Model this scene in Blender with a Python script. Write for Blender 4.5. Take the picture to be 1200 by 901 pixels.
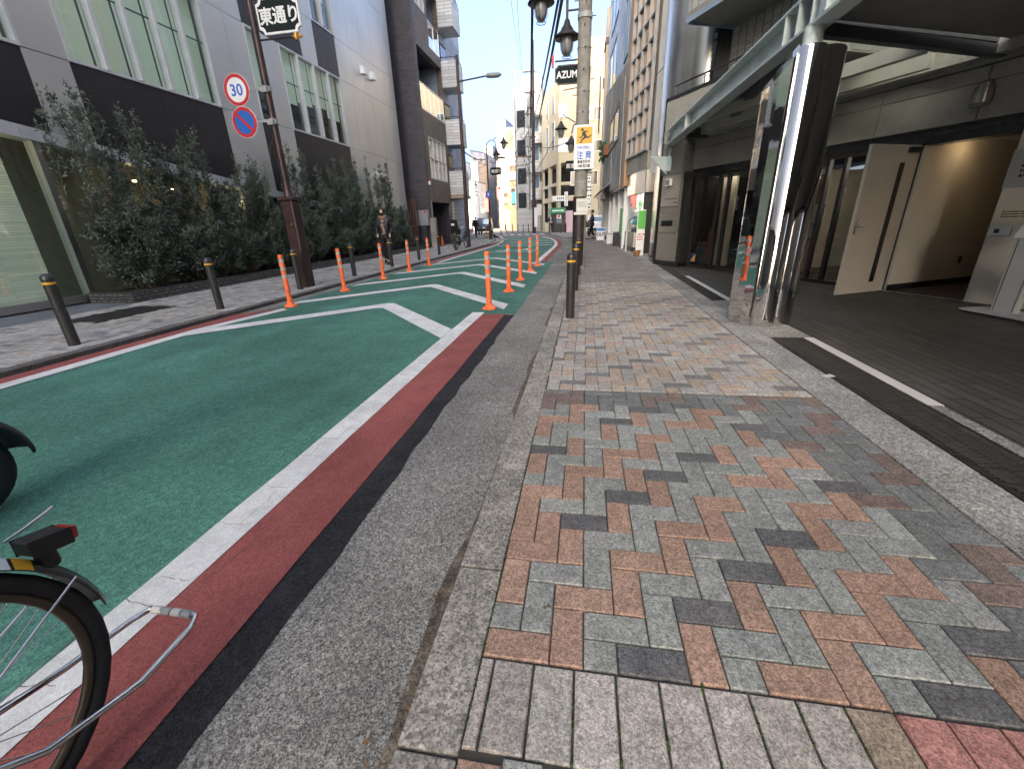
import bpy, math, random
import numpy as np
from mathutils import Vector, Matrix
random.seed(7); rng = np.random.default_rng(7)
for _o in list(bpy.data.objects): bpy.data.objects.remove(_o)
SC = bpy.context.scene; COL = SC.collection
R = math.radians
# ---------------------------------------------------------------- camera, sky, sun, exposure
CH = 1.22; FPX = 493.0
_p, _y, _r = R(21.15), R(9.9), R(-1.88)
_f = Vector((-math.sin(_y)*math.cos(_p), math.cos(_y)*math.cos(_p), -math.sin(_p)))
_ri = Vector((math.cos(_y), math.sin(_y), 0)); _up = _ri.cross(_f)
CR = math.cos(_r)*_ri + math.sin(_r)*_up; CU = -math.sin(_r)*_ri + math.cos(_r)*_up
cam = bpy.data.cameras.new('camera'); camo = bpy.data.objects.new('camera', cam); COL.objects.link(camo)
M = Matrix.Identity(4)
for i in range(3):
    M[i][0], M[i][1], M[i][2] = CR[i], CU[i], -_f[i]
M[2][3] = CH
camo.matrix_world = M
cam.sensor_width = 36; cam.lens = 36*FPX/1200; cam.clip_end = 2000; cam.clip_start = 0.05
SC.camera = camo
SUN_EL, SUN_AZ = 20.0, 208.0          # azimuth clockwise from +Y (street direction): behind the camera, a little to the left
W_ = bpy.data.worlds.new('World'); SC.world = W_; W_.use_nodes = True
nt = W_.node_tree; bg = nt.nodes['Background']; sky = nt.nodes.new('ShaderNodeTexSky'); sky.sky_type = 'NISHITA'
sky.sun_disc = False; sky.sun_elevation = R(SUN_EL); sky.sun_rotation = R(SUN_AZ); sky.air_density = 0.4; sky.dust_density = 8.0; sky.ozone_density = 1.5
wbn = nt.nodes.new('ShaderNodeVectorMath'); wbn.operation = 'MULTIPLY'; wbn.inputs[1].default_value = (1.0, 1.0, .935); nt.links.new(sky.outputs[0], wbn.inputs[0]); nt.links.new(wbn.outputs[0], bg.inputs[0]); bg.inputs[1].default_value = 0.15
sl = bpy.data.lights.new('sun', 'SUN'); sl.energy = 2.0; sl.angle = R(0.5); sl.color = (1, .77, .5)
so = bpy.data.objects.new('sun', sl); COL.objects.link(so)
_sd = Vector((math.sin(R(SUN_AZ))*math.cos(R(SUN_EL)), math.cos(R(SUN_AZ))*math.cos(R(SUN_EL)), math.sin(R(SUN_EL))))
so.rotation_euler = _sd.to_track_quat('Z', 'Y').to_euler()
so.location = (0, -20, 40)
vs = SC.view_settings; vs.view_transform = 'Standard'; vs.look = 'None'; vs.gamma = 1; vs.use_curve_mapping = False
vs.exposure = 2.92
SC.render.engine = 'CYCLES'; SC.cycles.max_bounces = 8; SC.cycles.use_denoising = True
# ---------------------------------------------------------------- helpers
def at(px, py, Y):                    # where the sight line through a photo pixel stands at distance Y down the street
    d = CR*((px-600)/FPX) - CU*((py-450.5)/FPX) + _f
    t = Y/d.y
    return Vector((d.x*t, Y, CH+d.z*t))
ORG = {}
def tag(o, label=None, cat=None, group=None, kind=None):
    for k, v in (('label', label), ('category', cat), ('group', group), ('kind', kind)):
        if v: o[k] = v
    return o
def thing(name, loc, label, cat, group=None):
    o = bpy.data.objects.new(name, None); COL.objects.link(o); o.location = loc; o.empty_display_size = .2
    ORG[o.name] = Vector(loc); return tag(o, label, cat, group)
class MB:
    def __init__(s): s.v = []; s.f = []; s.m = []; s.sm = []; s.c = []
    def add(s, vs_, fs, mi=0, smooth=False, col=None):
        b = len(s.v); s.v.extend([tuple(q) for q in vs_])
        for f in fs:
            s.f.append(tuple(b+i for i in f)); s.m.append(mi); s.sm.append(smooth); s.c.append(col)
        return s
    def box(s, x0, x1, y0, y1, z0, z1, mi=0, col=None):
        vs_ = [(x, y, z) for z in (z0, z1) for y in (y0, y1) for x in (x0, x1)]
        return s.add(vs_, [(0,2,3,1), (4,5,7,6), (0,1,5,4), (2,6,7,3), (0,4,6,2), (1,3,7,5)], mi, False, col)
    def obox(s, c, ax, ay, az, mi=0):  # half-axis vectors
        c, ax, ay, az = map(Vector, (c, ax, ay, az))
        vs_ = [c+i*ax+j*ay+k*az for k in (-1, 1) for j in (-1, 1) for i in (-1, 1)]
        fl = ax.cross(ay).dot(az) < 0
        fs = [(0,2,3,1), (4,5,7,6), (0,1,5,4), (2,6,7,3), (0,4,6,2), (1,3,7,5)]
        return s.add(vs_, [f[::-1] for f in fs] if fl else fs, mi)
    def bar(s, p, q, w, h, mi=0, up=(0,0,1)):
        p, q, up = Vector(p), Vector(q), Vector(up); d = (q-p); L = d.length; d.normalize()
        if abs(d.dot(up)) > .98: up = Vector((0,1,0))
        sd = d.cross(up).normalized(); u = sd.cross(d)
        return s.obox((p+q)/2, d*L/2, sd*w/2, u*h/2, mi)
    def cyl(s, p, q, r0, r1=None, n=12, mi=0, smooth=True, caps=True):
        r1 = r0 if r1 is None else r1
        p, q = Vector(p), Vector(q); d = (q-p).normalized(); a = d.orthogonal().normalized(); b = d.cross(a)
        vs_ = [c+(a*math.cos(2*math.pi*i/n)+b*math.sin(2*math.pi*i/n))*r for c, r in ((p, r0), (q, r1)) for i in range(n)]
        s.add(vs_, [(i, (i+1) % n, n+(i+1) % n, n+i) for i in range(n)], mi, smooth)
        if caps: s.add(vs_, [tuple(range(n-1, -1, -1)), tuple(range(n, 2*n))], mi)
        return s
    def tube(s, pts, r, n=8, mi=0, closed=False):
        pts = [Vector(p) for p in pts]; k = len(pts); vs_ = []; a = None
        for i, p in enumerate(pts):
            d = (pts[(i+1) % k]-pts[i-1]) if closed or 0 < i < k-1 else (pts[1]-pts[0] if i == 0 else pts[-1]-pts[-2])
            d.normalize()
            if a is None: a = d.orthogonal()
            a = (a-d*a.dot(d)).normalized(); b = d.cross(a)
            rr = r[i] if isinstance(r, (list, tuple)) else r
            vs_ += [p+(a*math.cos(2*math.pi*j/n)+b*math.sin(2*math.pi*j/n))*rr for j in range(n)]
        fs = []
        for i in range(k if closed else k-1):
            i2 = (i+1) % k
            fs += [(i*n+j, i*n+(j+1) % n, i2*n+(j+1) % n, i2*n+j) for j in range(n)]
        s.add(vs_, fs, mi, True)
        if not closed: s.add(vs_, [tuple(range(n-1, -1, -1)), tuple((k-1)*n+j for j in range(n))], mi)
        return s
    def lathe(s, prof, c, n=20, mi=0, sx=1, sy=1, smooth=True):
        c = Vector(c); k = len(prof)
        vs_ = [c+Vector((r*math.cos(2*math.pi*j/n)*sx, r*math.sin(2*math.pi*j/n)*sy, z)) for r, z in prof for j in range(n)]
        s.add(vs_, [(i*n+j, i*n+(j+1) % n, (i+1)*n+(j+1) % n, (i+1)*n+j) for i in range(k-1) for j in range(n)], mi, smooth)
        s.add(vs_, [tuple(range(n-1, -1, -1)), tuple((k-1)*n+j for j in range(n))], mi)
        return s
    def prism(s, poly, vec, mi=0, smooth=False):  # poly: planar 3D loop, vec: extrusion
        vec = Vector(vec); P = [Vector(p) for p in poly]; n = len(P)
        nor = Vector((0,0,0))
        for i in range(n): nor += P[i].cross(P[(i+1) % n])
        if nor.dot(vec) < 0: P.reverse()
        vs_ = P+[p+vec for p in P]
        s.add(vs_, [tuple(range(n-1, -1, -1)), tuple(range(n, 2*n))], mi)
        s.add(vs_, [(i, (i+1) % n, n+(i+1) % n, n+i) for i in range(n)], mi, smooth)
        return s
    def poly(s, pts, mi=0): return s.add(pts, [tuple(range(len(pts)))], mi)
    def build(s, name, mats, parent=None, bevel=0, seg=2):
        me = bpy.data.meshes.new(name); o0 = ORG[parent.name] if parent else Vector((0,0,0))
        me.from_pydata([(a-o0.x, b-o0.y, c-o0.z) for a, b, c in s.v], [], s.f)
        for m_ in (mats if isinstance(mats, (list, tuple)) else [mats]): me.materials.append(m_)
        me.polygons.foreach_set('material_index', s.m); me.polygons.foreach_set('use_smooth', s.sm)
        if any(c is not None for c in s.c):
            ca = me.color_attributes.new('Col', 'FLOAT_COLOR', 'CORNER'); arr = []
            for f, c in zip(s.f, s.c): arr += list((c or (.3,.3,.3))+(1,))*len(f)
            ca.data.foreach_set('color', arr)
        o = bpy.data.objects.new(name, me); COL.objects.link(o)
        if parent: o.parent = parent; ORG[o.name] = o0
        else: ORG[o.name] = Vector((0,0,0))
        if bevel:
            b = o.modifiers.new('bevel', 'BEVEL'); b.width = bevel; b.segments = seg; b.limit_method = 'ANGLE'; b.angle_limit = R(40)
        return o
def copy_tree(o, parent=None):
    c = o.copy(); COL.objects.link(c); ORG[c.name] = ORG.get(o.name, Vector((0,0,0)))
    if parent: c.parent = parent
    for ch in list(o.children): copy_tree(ch, c)
    return c
# materials -----------------------------------------------------------
def mat(name, col, rough=.6, metal=0, n=(8, .12), bump=None, spec=.5, stain=None, emit=None, attr=False, brick=None, speck=None, track=0):
    m = bpy.data.materials.new(name); m.use_nodes = True; t = m.node_tree; N = t.nodes; L = t.links
    b = N['Principled BSDF']; b.inputs['Roughness'].default_value = rough; b.inputs['Metallic'].default_value = metal
    b.inputs['Specular IOR Level'].default_value = spec
    tc = N.new('ShaderNodeTexCoord')
    def noise(sc, det=4):
        q = N.new('ShaderNodeTexNoise'); q.inputs['Scale'].default_value = sc; q.inputs['Detail'].default_value = det
        L.new(tc.outputs['Object'], q.inputs['Vector']); return q
    def mul(csock, fsock, amt, lo=.3, hi=.7):       # colour * (1 +- amt) by noise
        mr = N.new('ShaderNodeMapRange'); mr.inputs['From Min'].default_value = lo; mr.inputs['From Max'].default_value = hi
        mr.inputs['To Min'].default_value = 1-amt; mr.inputs['To Max'].default_value = 1+amt; L.new(fsock, mr.inputs['Value'])
        v = N.new('ShaderNodeVectorMath'); v.operation = 'SCALE'; L.new(csock, v.inputs[0]); L.new(mr.outputs[0], v.inputs['Scale']); return v.outputs[0]
    if attr:
        a = N.new('ShaderNodeAttribute'); a.attribute_name = 'Col'; cs = a.outputs['Color']
    else:
        rgb = N.new('ShaderNodeRGB'); rgb.outputs[0].default_value = (*col, 1); cs = rgb.outputs[0]
    if brick:                          # (width, height, mortar, mortar colour, axes, offset)
        bw, bh, mo, mc, ax = brick[:5]
        sx_ = N.new('ShaderNodeSeparateXYZ'); L.new(tc.outputs['Object'], sx_.inputs[0]); cx = N.new('ShaderNodeCombineXYZ')
        for i, k in enumerate(ax):
            if k == 'H':               # x+y, for walls that turn corners
                ad = N.new('ShaderNodeMath'); ad.operation = 'ADD'; L.new(sx_.outputs['X'], ad.inputs[0]); L.new(sx_.outputs['Y'], ad.inputs[1]); L.new(ad.outputs[0], cx.inputs[i])
            else: L.new(sx_.outputs[k], cx.inputs[i])
        bt = N.new('ShaderNodeTexBrick'); bt.inputs['Scale'].default_value = 1; bt.inputs['Brick Width'].default_value = bw; bt.inputs['Row Height'].default_value = bh
        bt.inputs['Mortar Size'].default_value = mo; bt.inputs['Mortar Smooth'].default_value = .1; bt.inputs['Bias'].default_value = 0
        bt.offset = brick[5] if len(brick) > 5 else .5
        bt.inputs['Color1'].default_value = (*[c*.8 for c in col], 1); bt.inputs['Color2'].default_value = (*[min(1, c*1.2) for c in col], 1); bt.inputs['Mortar'].default_value = (*mc, 1)
        L.new(cx.outputs[0], bt.inputs['Vector']); cs = bt.outputs['Color']
    if n: cs = mul(cs, noise(n[0]).outputs['Fac'], n[1])
    if stain: cs = mul(cs, noise(stain[0], 6).outputs['Fac'], stain[1])
    if speck:                          # (scale, amount) aggregate grains
        vo = N.new('ShaderNodeTexVoronoi'); vo.inputs['Scale'].default_value = speck[0]; L.new(tc.outputs['Object'], vo.inputs['Vector'])
        sp = N.new('ShaderNodeSeparateColor'); L.new(vo.outputs['Color'], sp.inputs[0]); cs = mul(cs, sp.outputs[0], speck[1], 0., 1.)
        v2 = N.new('ShaderNodeTexVoronoi'); v2.inputs['Scale'].default_value = speck[0]*.37; L.new(tc.outputs['Object'], v2.inputs['Vector']); s2 = N.new('ShaderNodeSeparateColor'); L.new(v2.outputs['Color'], s2.inputs[0]); cs = mul(cs, s2.outputs[1], speck[1]*.45, 0., 1.)
    if track:                          # long worn bands and patches along the driving direction
        mp = N.new('ShaderNodeMapping'); mp.inputs['Scale'].default_value = (1.5, .1, 1); L.new(tc.outputs['Object'], mp.inputs['Vector']); q = N.new('ShaderNodeTexNoise'); q.inputs['Scale'].default_value = 1; q.inputs['Detail'].default_value = 5; L.new(mp.outputs[0], q.inputs['Vector']); cs = mul(cs, q.outputs['Fac'], track)
        q = noise(26, 8); cs = mul(cs, q.outputs['Fac'], track*.8, .36, .64)
    L.new(cs, b.inputs['Base Color'])
    if bump:
        q = noise(bump[0], 5); bp = N.new('ShaderNodeBump'); bp.inputs['Strength'].default_value = bump[1]; bp.inputs['Distance'].default_value = bump[2] if len(bump) > 2 else .01
        L.new(q.outputs['Fac'], bp.inputs['Height']); L.new(bp.outputs[0], b.inputs['Normal'])
    if emit:
        b.inputs['Emission Color'].default_value = (*emit[0], 1); b.inputs['Emission Strength'].default_value = emit[1]
    return m
def glassmat(name, tint=(.85,.9,.88), ior=1.5, rough=.01, boost=0):
    m = bpy.data.materials.new(name); m.use_nodes = True; t = m.node_tree; N = t.nodes; L = t.links; N.clear()
    o = N.new('ShaderNodeOutputMaterial'); mx = N.new('ShaderNodeMixShader'); fr = N.new('ShaderNodeFresnel'); fr.inputs[0].default_value = ior
    tr = N.new('ShaderNodeBsdfTransparent'); tr.inputs[0].default_value = (*tint, 1); gl = N.new('ShaderNodeBsdfGlossy'); gl.inputs['Roughness'].default_value = rough
    ad = N.new('ShaderNodeMath'); ad.operation = 'ADD'; ad.use_clamp = True; ad.inputs[1].default_value = boost
    ge = N.new('ShaderNodeNewGeometry'); fm_ = N.new('ShaderNodeMath'); fm_.operation = 'SUBTRACT'; fm_.inputs[0].default_value = 1; L.new(ge.outputs['Backfacing'], fm_.inputs[1]); f2 = N.new('ShaderNodeMath'); f2.operation = 'MULTIPLY'; L.new(fr.outputs[0], f2.inputs[0]); L.new(fm_.outputs[0], f2.inputs[1]); L.new(f2.outputs[0], ad.inputs[0])
    tc = N.new('ShaderNodeTexCoord'); q = N.new('ShaderNodeTexNoise'); q.inputs['Scale'].default_value = .9; L.new(tc.outputs['Object'], q.inputs['Vector'])
    bp = N.new('ShaderNodeBump'); bp.inputs['Strength'].default_value = .03; bp.inputs['Distance'].default_value = .05; L.new(q.outputs['Fac'], bp.inputs['Height']); L.new(bp.outputs[0], gl.inputs['Normal'])
    L.new(ad.outputs[0], mx.inputs[0]); L.new(tr.outputs[0], mx.inputs[1]); L.new(gl.outputs[0], mx.inputs[2]); L.new(mx.outputs[0], o.inputs[0])
    return m
X = {}
def defm(k, *a, **kw): X[k] = mat(k, *a, **kw)
defm('asphalt', (.205,.196,.178), .95, n=(2, .15), bump=(220, .35, .004), speck=(240, .68), track=.1, stain=(.7, .2), spec=.2)
defm('asphalt_new', (.028,.028,.03), .95, n=(9, .25), bump=(150, .8, .006), speck=(170, .4), spec=.2)
defm('ground', (.1,.1,.1), .95)
defm('green', (.064,.17,.128), .9, n=(3, .14), bump=(170, .7, .005), speck=(200, .35), stain=(.5, .2), spec=.25, track=.16)
defm('red', (.27,.08,.072), .9, n=(4, .14), bump=(150, .6, .005), speck=(190, .22), stain=(.8, .14), spec=.25)
defm('white_paint', (.62,.62,.6), .8, n=(14, .1), bump=(60, .5, .003), stain=(2.2, .14), speck=(240, .12), spec=.3)
defm('kerb', (.27,.25,.215), .9, n=(5, .22), bump=(120, .6, .004), speck=(150, .5), stain=(1.3, .25), spec=.2)
defm('kerb_dark', (.1,.095,.09), .9, n=(4, .25), bump=(90, .6, .004), speck=(120, .4))
defm('paver', (1,1,1), .85, n=(16, .14), bump=(130, .5, .002), attr=True, speck=(230, .4), stain=(1.1, .18), spec=.25)
defm('mortar', (.06,.055,.045), .95, n=(7, .4))
defm('moss', (.045,.075,.02), .95, n=(30, .5), bump=(90, .8, .01))
defm('concrete', (.27,.26,.24), .9, n=(3, .2), bump=(80, .4, .004), stain=(.9, .3), speck=(150, .5), spec=.2)
defm('concrete_wall', (.3,.28,.25), .85, n=(2, .2), bump=(40, .3, .006), stain=(.6, .3), spec=.3)
defm('pole_concrete', (.25,.235,.205), .85, n=(6, .2), bump=(60, .4, .004), stain=(1.2, .25), spec=.3)
defm('floor_dark', (.075,.07,.064), .6, n=(3, .2), bump=(60, .3, .002), brick=(.62, .1, .007, (.014,.014,.014), 'YX', .5), stain=(.8, .25))
defm('granite_pier', (.19,.175,.15), .55, n=(50, .3), stain=(1, .15), speck=(150, .4))
defm('granite_dark', (.02,.02,.02), .25, n=(60, .4))
defm('fascia', (.26,.24,.215), .5, n=(40, .15), stain=(1.2, .2))
defm('parapet', (.3,.29,.255), .8, n=(20, .12), stain=(1.0, .22), bump=(60,.2,.003))
defm('tile_gray', (.4,.39,.36), .4, n=(1, .1), brick=(.095, .047, .006, (.1,.1,.1), 'HZ', 0))
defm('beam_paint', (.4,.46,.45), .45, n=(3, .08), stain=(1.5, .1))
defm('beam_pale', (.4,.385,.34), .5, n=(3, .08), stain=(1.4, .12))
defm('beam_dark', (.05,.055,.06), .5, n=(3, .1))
defm('soffit', (.2,.195,.185), .6, n=(5, .1), stain=(.9, .15))
defm('mirror', (.7,.68,.66), .035, 1, n=(1.2, .06), spec=.5, bump=(2.2, .045, .05))
defm('steel', (.62,.58,.52), .27, 1, n=(1.5, .1), bump=(1.5, .05, .05), stain=(.7, .12))
defm('alu', (.55,.56,.57), .35, 1, n=(4, .05))
defm('alu_light', (.6,.61,.62), .45, .3, n=(4, .06))
defm('clad', (.57,.57,.56), .38, .55, n=(.6, .07), stain=(.35, .08))
defm('clad_dark', (.022,.019,.022), .42, 0, n=(.7, .12), stain=(.4, .1), spec=.4)
defm('seam', (.06,.06,.06), .7)
defm('brown_tile', (.17,.135,.105), .6, n=(2, .15), brick=(.24, .07, .008, (.06,.055,.05), 'HZ'))
defm('purple_tile', (.062,.055,.066), .55, n=(2, .2), brick=(.24, .07, .008, (.02,.02,.025), 'HZ'))
defm('white_tile', (.6,.6,.6), .5, n=(2, .06), brick=(.9, .16, .012, (.3,.3,.3), 'HZ'))
defm('cream', (.5,.43,.3), .8, n=(1.5, .06), stain=(.25, .08))
defm('white_wall', (.5,.5,.5), .8, n=(1, .06), stain=(.3, .08))
defm('blue_wall', (.36,.42,.52), .6, n=(1, .06), brick=(1.2, .75, .01, (.2,.23,.3), 'HZ', 0))
defm('tan_wall', (.34,.27,.2), .85, n=(1, .12), stain=(.4, .15))
defm('gray_wall', (.36,.37,.38), .8, n=(1, .1), stain=(.4, .12))
defm('slate_wall', (.17,.23,.31), .8, n=(1, .1))
defm('pink', (.6,.42,.48), .7)
defm('orange_wall', (.4,.24,.13), .7, n=(1, .08))
defm('roof', (.12,.12,.13), .8, n=(3, .2))
defm('wood', (.13,.075,.04), .6, n=(6, .3))
defm('dark_metal', (.035,.027,.026), .45, .2, n=(8, .2), bump=(40, .1, .002))
defm('pole_brown', (.045,.023,.023), .4, .2, n=(9, .3), stain=(3, .3))
defm('bollard', (.028,.026,.026), .42, 0, n=(12, .25), bump=(60, .15, .002))
defm('bollard_cap', (.06,.06,.06), .35, .5, n=(9, .2))
defm('yellow', (.72,.38,.03), .5, n=(12, .1))
defm('orange', (.84,.155,.04), .5, n=(5, .14), stain=(17, .22))
defm('reflect', (.46,.43,.4), .35, .2, n=(30, .12), stain=(12, .2))
defm('black', (.012,.012,.013), .5, n=(9, .2))
defm('rubber', (.014,.014,.015), .7, n=(20, .25), bump=(80, .3, .002))
defm('chrome', (.7,.7,.72), .15, 1, n=(5, .05))
defm('white_plain', (.75,.75,.74), .5, n=(4, .05))
defm('offwhite', (.62,.6,.55), .6, n=(4, .06))
defm('sign_red', (.5,.02,.03), .4, n=(4, .05)); defm('sign_blue', (.02,.12,.45), .4, n=(4, .05)); defm('ink_blue', (.04,.14,.5), .5, n=(4, .05))
defm('ink', (.03,.03,.035), .6, n=(4, .05)); defm('sign_green', (.03,.2,.07), .5, n=(4, .05)); defm('green_panel', (.08,.42,.05), .5, n=(4, .05))
defm('plate_dark', (.012,.018,.018), .7, n=(4, .1), spec=.15); defm('gold', (.5,.25,.05), .35, .7, n=(9, .2))
defm('door', (.5,.45,.39), .5, n=(3, .05)); defm('wall_beige', (.58,.54,.475), .75, n=(2, .06), stain=(.7, .06))
defm('carpet', (.06,.045,.04), .95, n=(40, .3))
defm('dark_room', (.035,.033,.03), .8); defm('room', (.36,.34,.28), .8); defm('blind', (.64,.66,.58), .8, n=(1, .05), brick=(9, .045, .006, (.46,.48,.42), 'YZ', 0), emit=((.76,.8,.68), .026))  # shop blind glows faintly, standing in for light through the slats
defm('blind_glow', (.72,.78,.7), .8, n=(.8, .06), stain=(.5,.12), emit=((.75,.82,.72), .024)); defm('curtain', (.62,.56,.44), .9, n=(3, .1))  # upper blinds get a faint added glow to look lit from inside
defm('pane_dark', (.02,.024,.028), .04, n=(1, .2), spec=.9, bump=(.8, .02, .05)); defm('pane_blue', (.16,.22,.28), .05, .3, n=(1, .2), spec=.9, bump=(.8, .02, .05))
defm('pane_brown', (.1,.075,.05), .08, n=(1, .3), spec=.8)
defm('silt', (.105,.085,.062), .95, n=(14,.5), bump=(120,.6,.006), speck=(160,.5)); defm('dry_leaf', (.2,.1,.04), .8, n=(9,.4))
defm('rim_bronze', (.09,.07,.05), .4, .6, n=(9,.1)); defm('pane_orange_reflection', (.62,.36,.2), .08, .85, n=(1.3, .5), bump=(.6,.03,.06))  # grid panes: reflection of sunlit walls opposite put into the tint
defm('pane_mirror', (.62,.6,.58), .03, .9, n=(1, .05), bump=(.6, .03, .06))
defm('soil', (.05,.035,.025), .95, n=(12, .4), bump=(30, .8, .03))
defm('stone_rough', (.085,.08,.075), .9, n=(14, .35), bump=(28, 1, .03), brick=(.14, .06, .012, (.03,.03,.03), 'HZ'))
defm('leaf', (.08,.108,.078), .5, n=(2.5, .45), stain=(30, .3)); defm('leaf_pale', (.13,.155,.11), .5, n=(3, .4)); defm('leaf_green', (.03,.12,.045), .4, n=(3, .3)); defm('bark', (.085,.06,.042), .9, n=(12, .3))
defm('lamp_glass', (.22,.22,.22), .25, n=(6, .08)); defm('lamp_warm', (.9,.75,.5), .5, emit=((1,.72,.4), 6)); defm('lamp_cool', (.9,.9,.9), .5, emit=((1,.93,.82), 10))
defm('screen', (.2,.3,.35), .3, emit=((.5,.62,.7), .5)); defm('teal', (.05,.35,.4), .6); defm('navy', (.02,.03,.12), .7, n=(3, .2))
defm('skin', (.55,.36,.27), .55, n=(9, .06)); defm('hair', (.012,.01,.009), .5, n=(30, .3)); defm('jacket', (.012,.014,.022), .55, n=(9, .3), bump=(14, .5, .02))
defm('tan_cloth', (.33,.2,.13), .9, n=(9, .15)); defm('trousers', (.012,.012,.014), .85, n=(9, .2)); defm('jeans', (.03,.05,.11), .9, n=(9, .2)); defm('shirt', (.7,.7,.7), .8); defm('bag_red', (.55,.12,.14), .7, n=(9, .1))
defm('car_paint', (.16,.18,.2), .25, .4, n=(3, .04)); defm('tail_red', (.4,.02,.02), .3); defm('wire', (.01,.01,.01), .6); defm('plastic_gray', (.3,.31,.31), .5, n=(6, .08)); defm('grate', (.055,.052,.05), .45, .5, n=(9, .3))
defm('blue_plain', (.03,.2,.5), .6); defm('rust', (.2,.08,.03), .7, n=(9, .3)); defm('door_metal', (.3,.31,.32), .5); defm('shutter', (.42,.42,.42), .5, brick=(9, .09, .012, (.2,.2,.2), 'HZ', 0)); defm('red_plain', (.5,.03,.03), .5)
X['glass'] = glassmat('glass'); X['glass_green'] = glassmat('glass_green', (.88,.93,.89), boost=.05); X['glass_dark'] = glassmat('glass_dark', (.75,.75,.72), boost=.02)
def text(name, body, size, c, right, up, m, parent, bold=.0, squash=1.0, ext=.002, width=None):
    cu = bpy.data.curves.new(name, 'FONT'); cu.body = body; cu.size = size; cu.align_x = 'CENTER'; cu.align_y = 'CENTER'; cu.extrude = ext; cu.offset = bold; cu.resolution_u = 3
    t = bpy.data.objects.new(name, cu); COL.objects.link(t); bpy.context.view_layer.update()
    me = bpy.data.meshes.new_from_object(t.evaluated_get(bpy.context.evaluated_depsgraph_get())); bpy.data.objects.remove(t)
    right, up = Vector(right).normalized(), Vector(up).normalized(); nor = right.cross(up)
    co = np.zeros(len(me.vertices)*3); me.vertices.foreach_get('co', co); co = co.reshape(-1, 3)
    if width: squash = width/(co[:,0].max()-co[:,0].min())
    mid = (co.max(0)+co.min(0))/2; o0 = ORG[parent.name]
    base = Vector(c)-o0
    new = np.array(base)+np.outer((co[:,0]-mid[0])*squash, np.array(right))+np.outer(co[:,1]-mid[1], np.array(up))+np.outer(co[:,2], np.array(nor))
    me.vertices.foreach_set('co', new.ravel()); me.materials.clear(); me.materials.append(m); me.name = name
    for p in me.polygons: p.use_smooth = False
    o = bpy.data.objects.new(name, me); COL.objects.link(o); o.parent = parent; ORG[o.name] = o0
    return o
EX, EZ = (1,0,0), (0,0,1)
def struct(mb, name, m, bevel=0): return tag(mb.build(name, m, None, bevel), kind='structure')
# ---------------------------------------------------------------- ground, road, pavements
RZ = -.05
def cv(y):                            # how far the street has bent to the left at distance y
    if y < 22: return 0.
    if y < 35: return -.0085*(y-22)**2
    return -.0085*169 - .221*(y-35)
def ys(a, b, st=1.0):
    n = max(1, int(math.ceil((b-a)/st))); return [a+(b-a)*i/n for i in range(n+1)]
def strip(mb, x0, x1, y0, y1, z, mi=0, st=1.0, wob=0.):
    f0 = x0 if callable(x0) else (lambda y: x0); f1 = x1 if callable(x1) else (lambda y: x1)
    Y = ys(y0, y1, st); vs_ = []
    for y in Y:
        w0, w1 = (random.uniform(-wob, wob), random.uniform(-wob, wob)) if wob else (0, 0)
        vs_ += [(f0(y)+cv(y)+w0, y, z), (f1(y)+cv(y)+w1, y, z)]
    mb.add(vs_, [(2*i, 2*i+1, 2*i+3, 2*i+2) for i in range(len(Y)-1)], mi)
m = MB(); m.poly([(-300,-200,-.075), (300,-200,-.075), (300,500,-.075), (-300,500,-.075)]); struct(m, 'ground', X['ground'])
m = MB(); strip(m, -5.7, -.40, -12, 47, RZ); strip(m, -9.5, 1, 47, 100, RZ, 0, 2)
m.poly([(-60,36,RZ), (-7.4,36,RZ), (-8.6,46.99,RZ), (-60,46.99,RZ)])
struct(m, 'road_asphalt', X['asphalt'])
m = MB(); strip(m, -1.14, -.98, -6, 6.0, RZ+.004, 0, .22, .018); struct(m, 'road_patch_strip', X['asphalt_new'])
m = MB(); strip(m, -5.2, -1.6, -6, 6.05, RZ+.005); strip(m, -5.3, -.98, 6.05, 14.4, RZ+.005, 0, .4, .012); strip(m, -5.05, -1.5, 14.4, 37, RZ+.005)
struct(m, 'road_green_surface', X['green'])
m = MB(); strip(m, -1.47, -1.12, -6, 6.0, RZ+.009, 0, .3, .004); strip(m, -1.42, -1.2, 14.3, 38, RZ+.009); strip(m, -5.52, -5.2, -6, 5.9, RZ+.009, 0, .5, .006)
m.poly([(-5.52,5.9,RZ+.009), (-5.2,5.9,RZ+.009), (-5.1,6.5,RZ+.009)]); strip(m, -5.4, -5.1, 14.6, 38, RZ+.009); struct(m, 'road_red_border', X['red'])
m = MB(); wz = RZ+.013
strip(m, -1.635, -1.455, -6, 6.13, wz, 0, .4, .004)
strip(m, -5.3, -5.12, -6, 4.9, wz, 0, .5, .006); m.poly([(-5.3,4.9,wz), (-5.12,4.9,wz), (-4.86,6.3,wz), (-5.03,6.42,wz)])
def chev(yt, xa, xl, xr, yl, yr, w):
    f = lambda a, b, t: a+(b-a)*t
    m.poly([(xl, yl, wz+.002), (xa-.06, yt-w, wz+.002), (xa-.06, yt, wz+.002), (xl, yl+w, wz+.002)])
    m.poly([(xa-.06, yt-w, wz+.002), (xa+.06, yt-w, wz+.002), (xa+.06, yt, wz+.002), (xa-.06, yt, wz+.002)])
    m.poly([(xa+.06, yt-w, wz+.002), (xr, yr-w, wz+.002), (xr, yr, wz+.002), (xa+.06, yt, wz+.002)])
chev(6.88, -3.28, -5.14, -1.64, 4.55, 5.06, .44)
for yt, yl, yr in ((9.18, 6.7, 6.78), (11.55, 8.95, 9.0), (13.78, 11.2, 11.3), (16.2, 13.4, 13.5)): chev(yt, -3.28, -5.2, -1.2, yl, yr, .42)
strip(m, -1.6, -1.42, 14.2, 38, wz); strip(m, -5.12, -4.94, 14.6, 44, wz)
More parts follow.
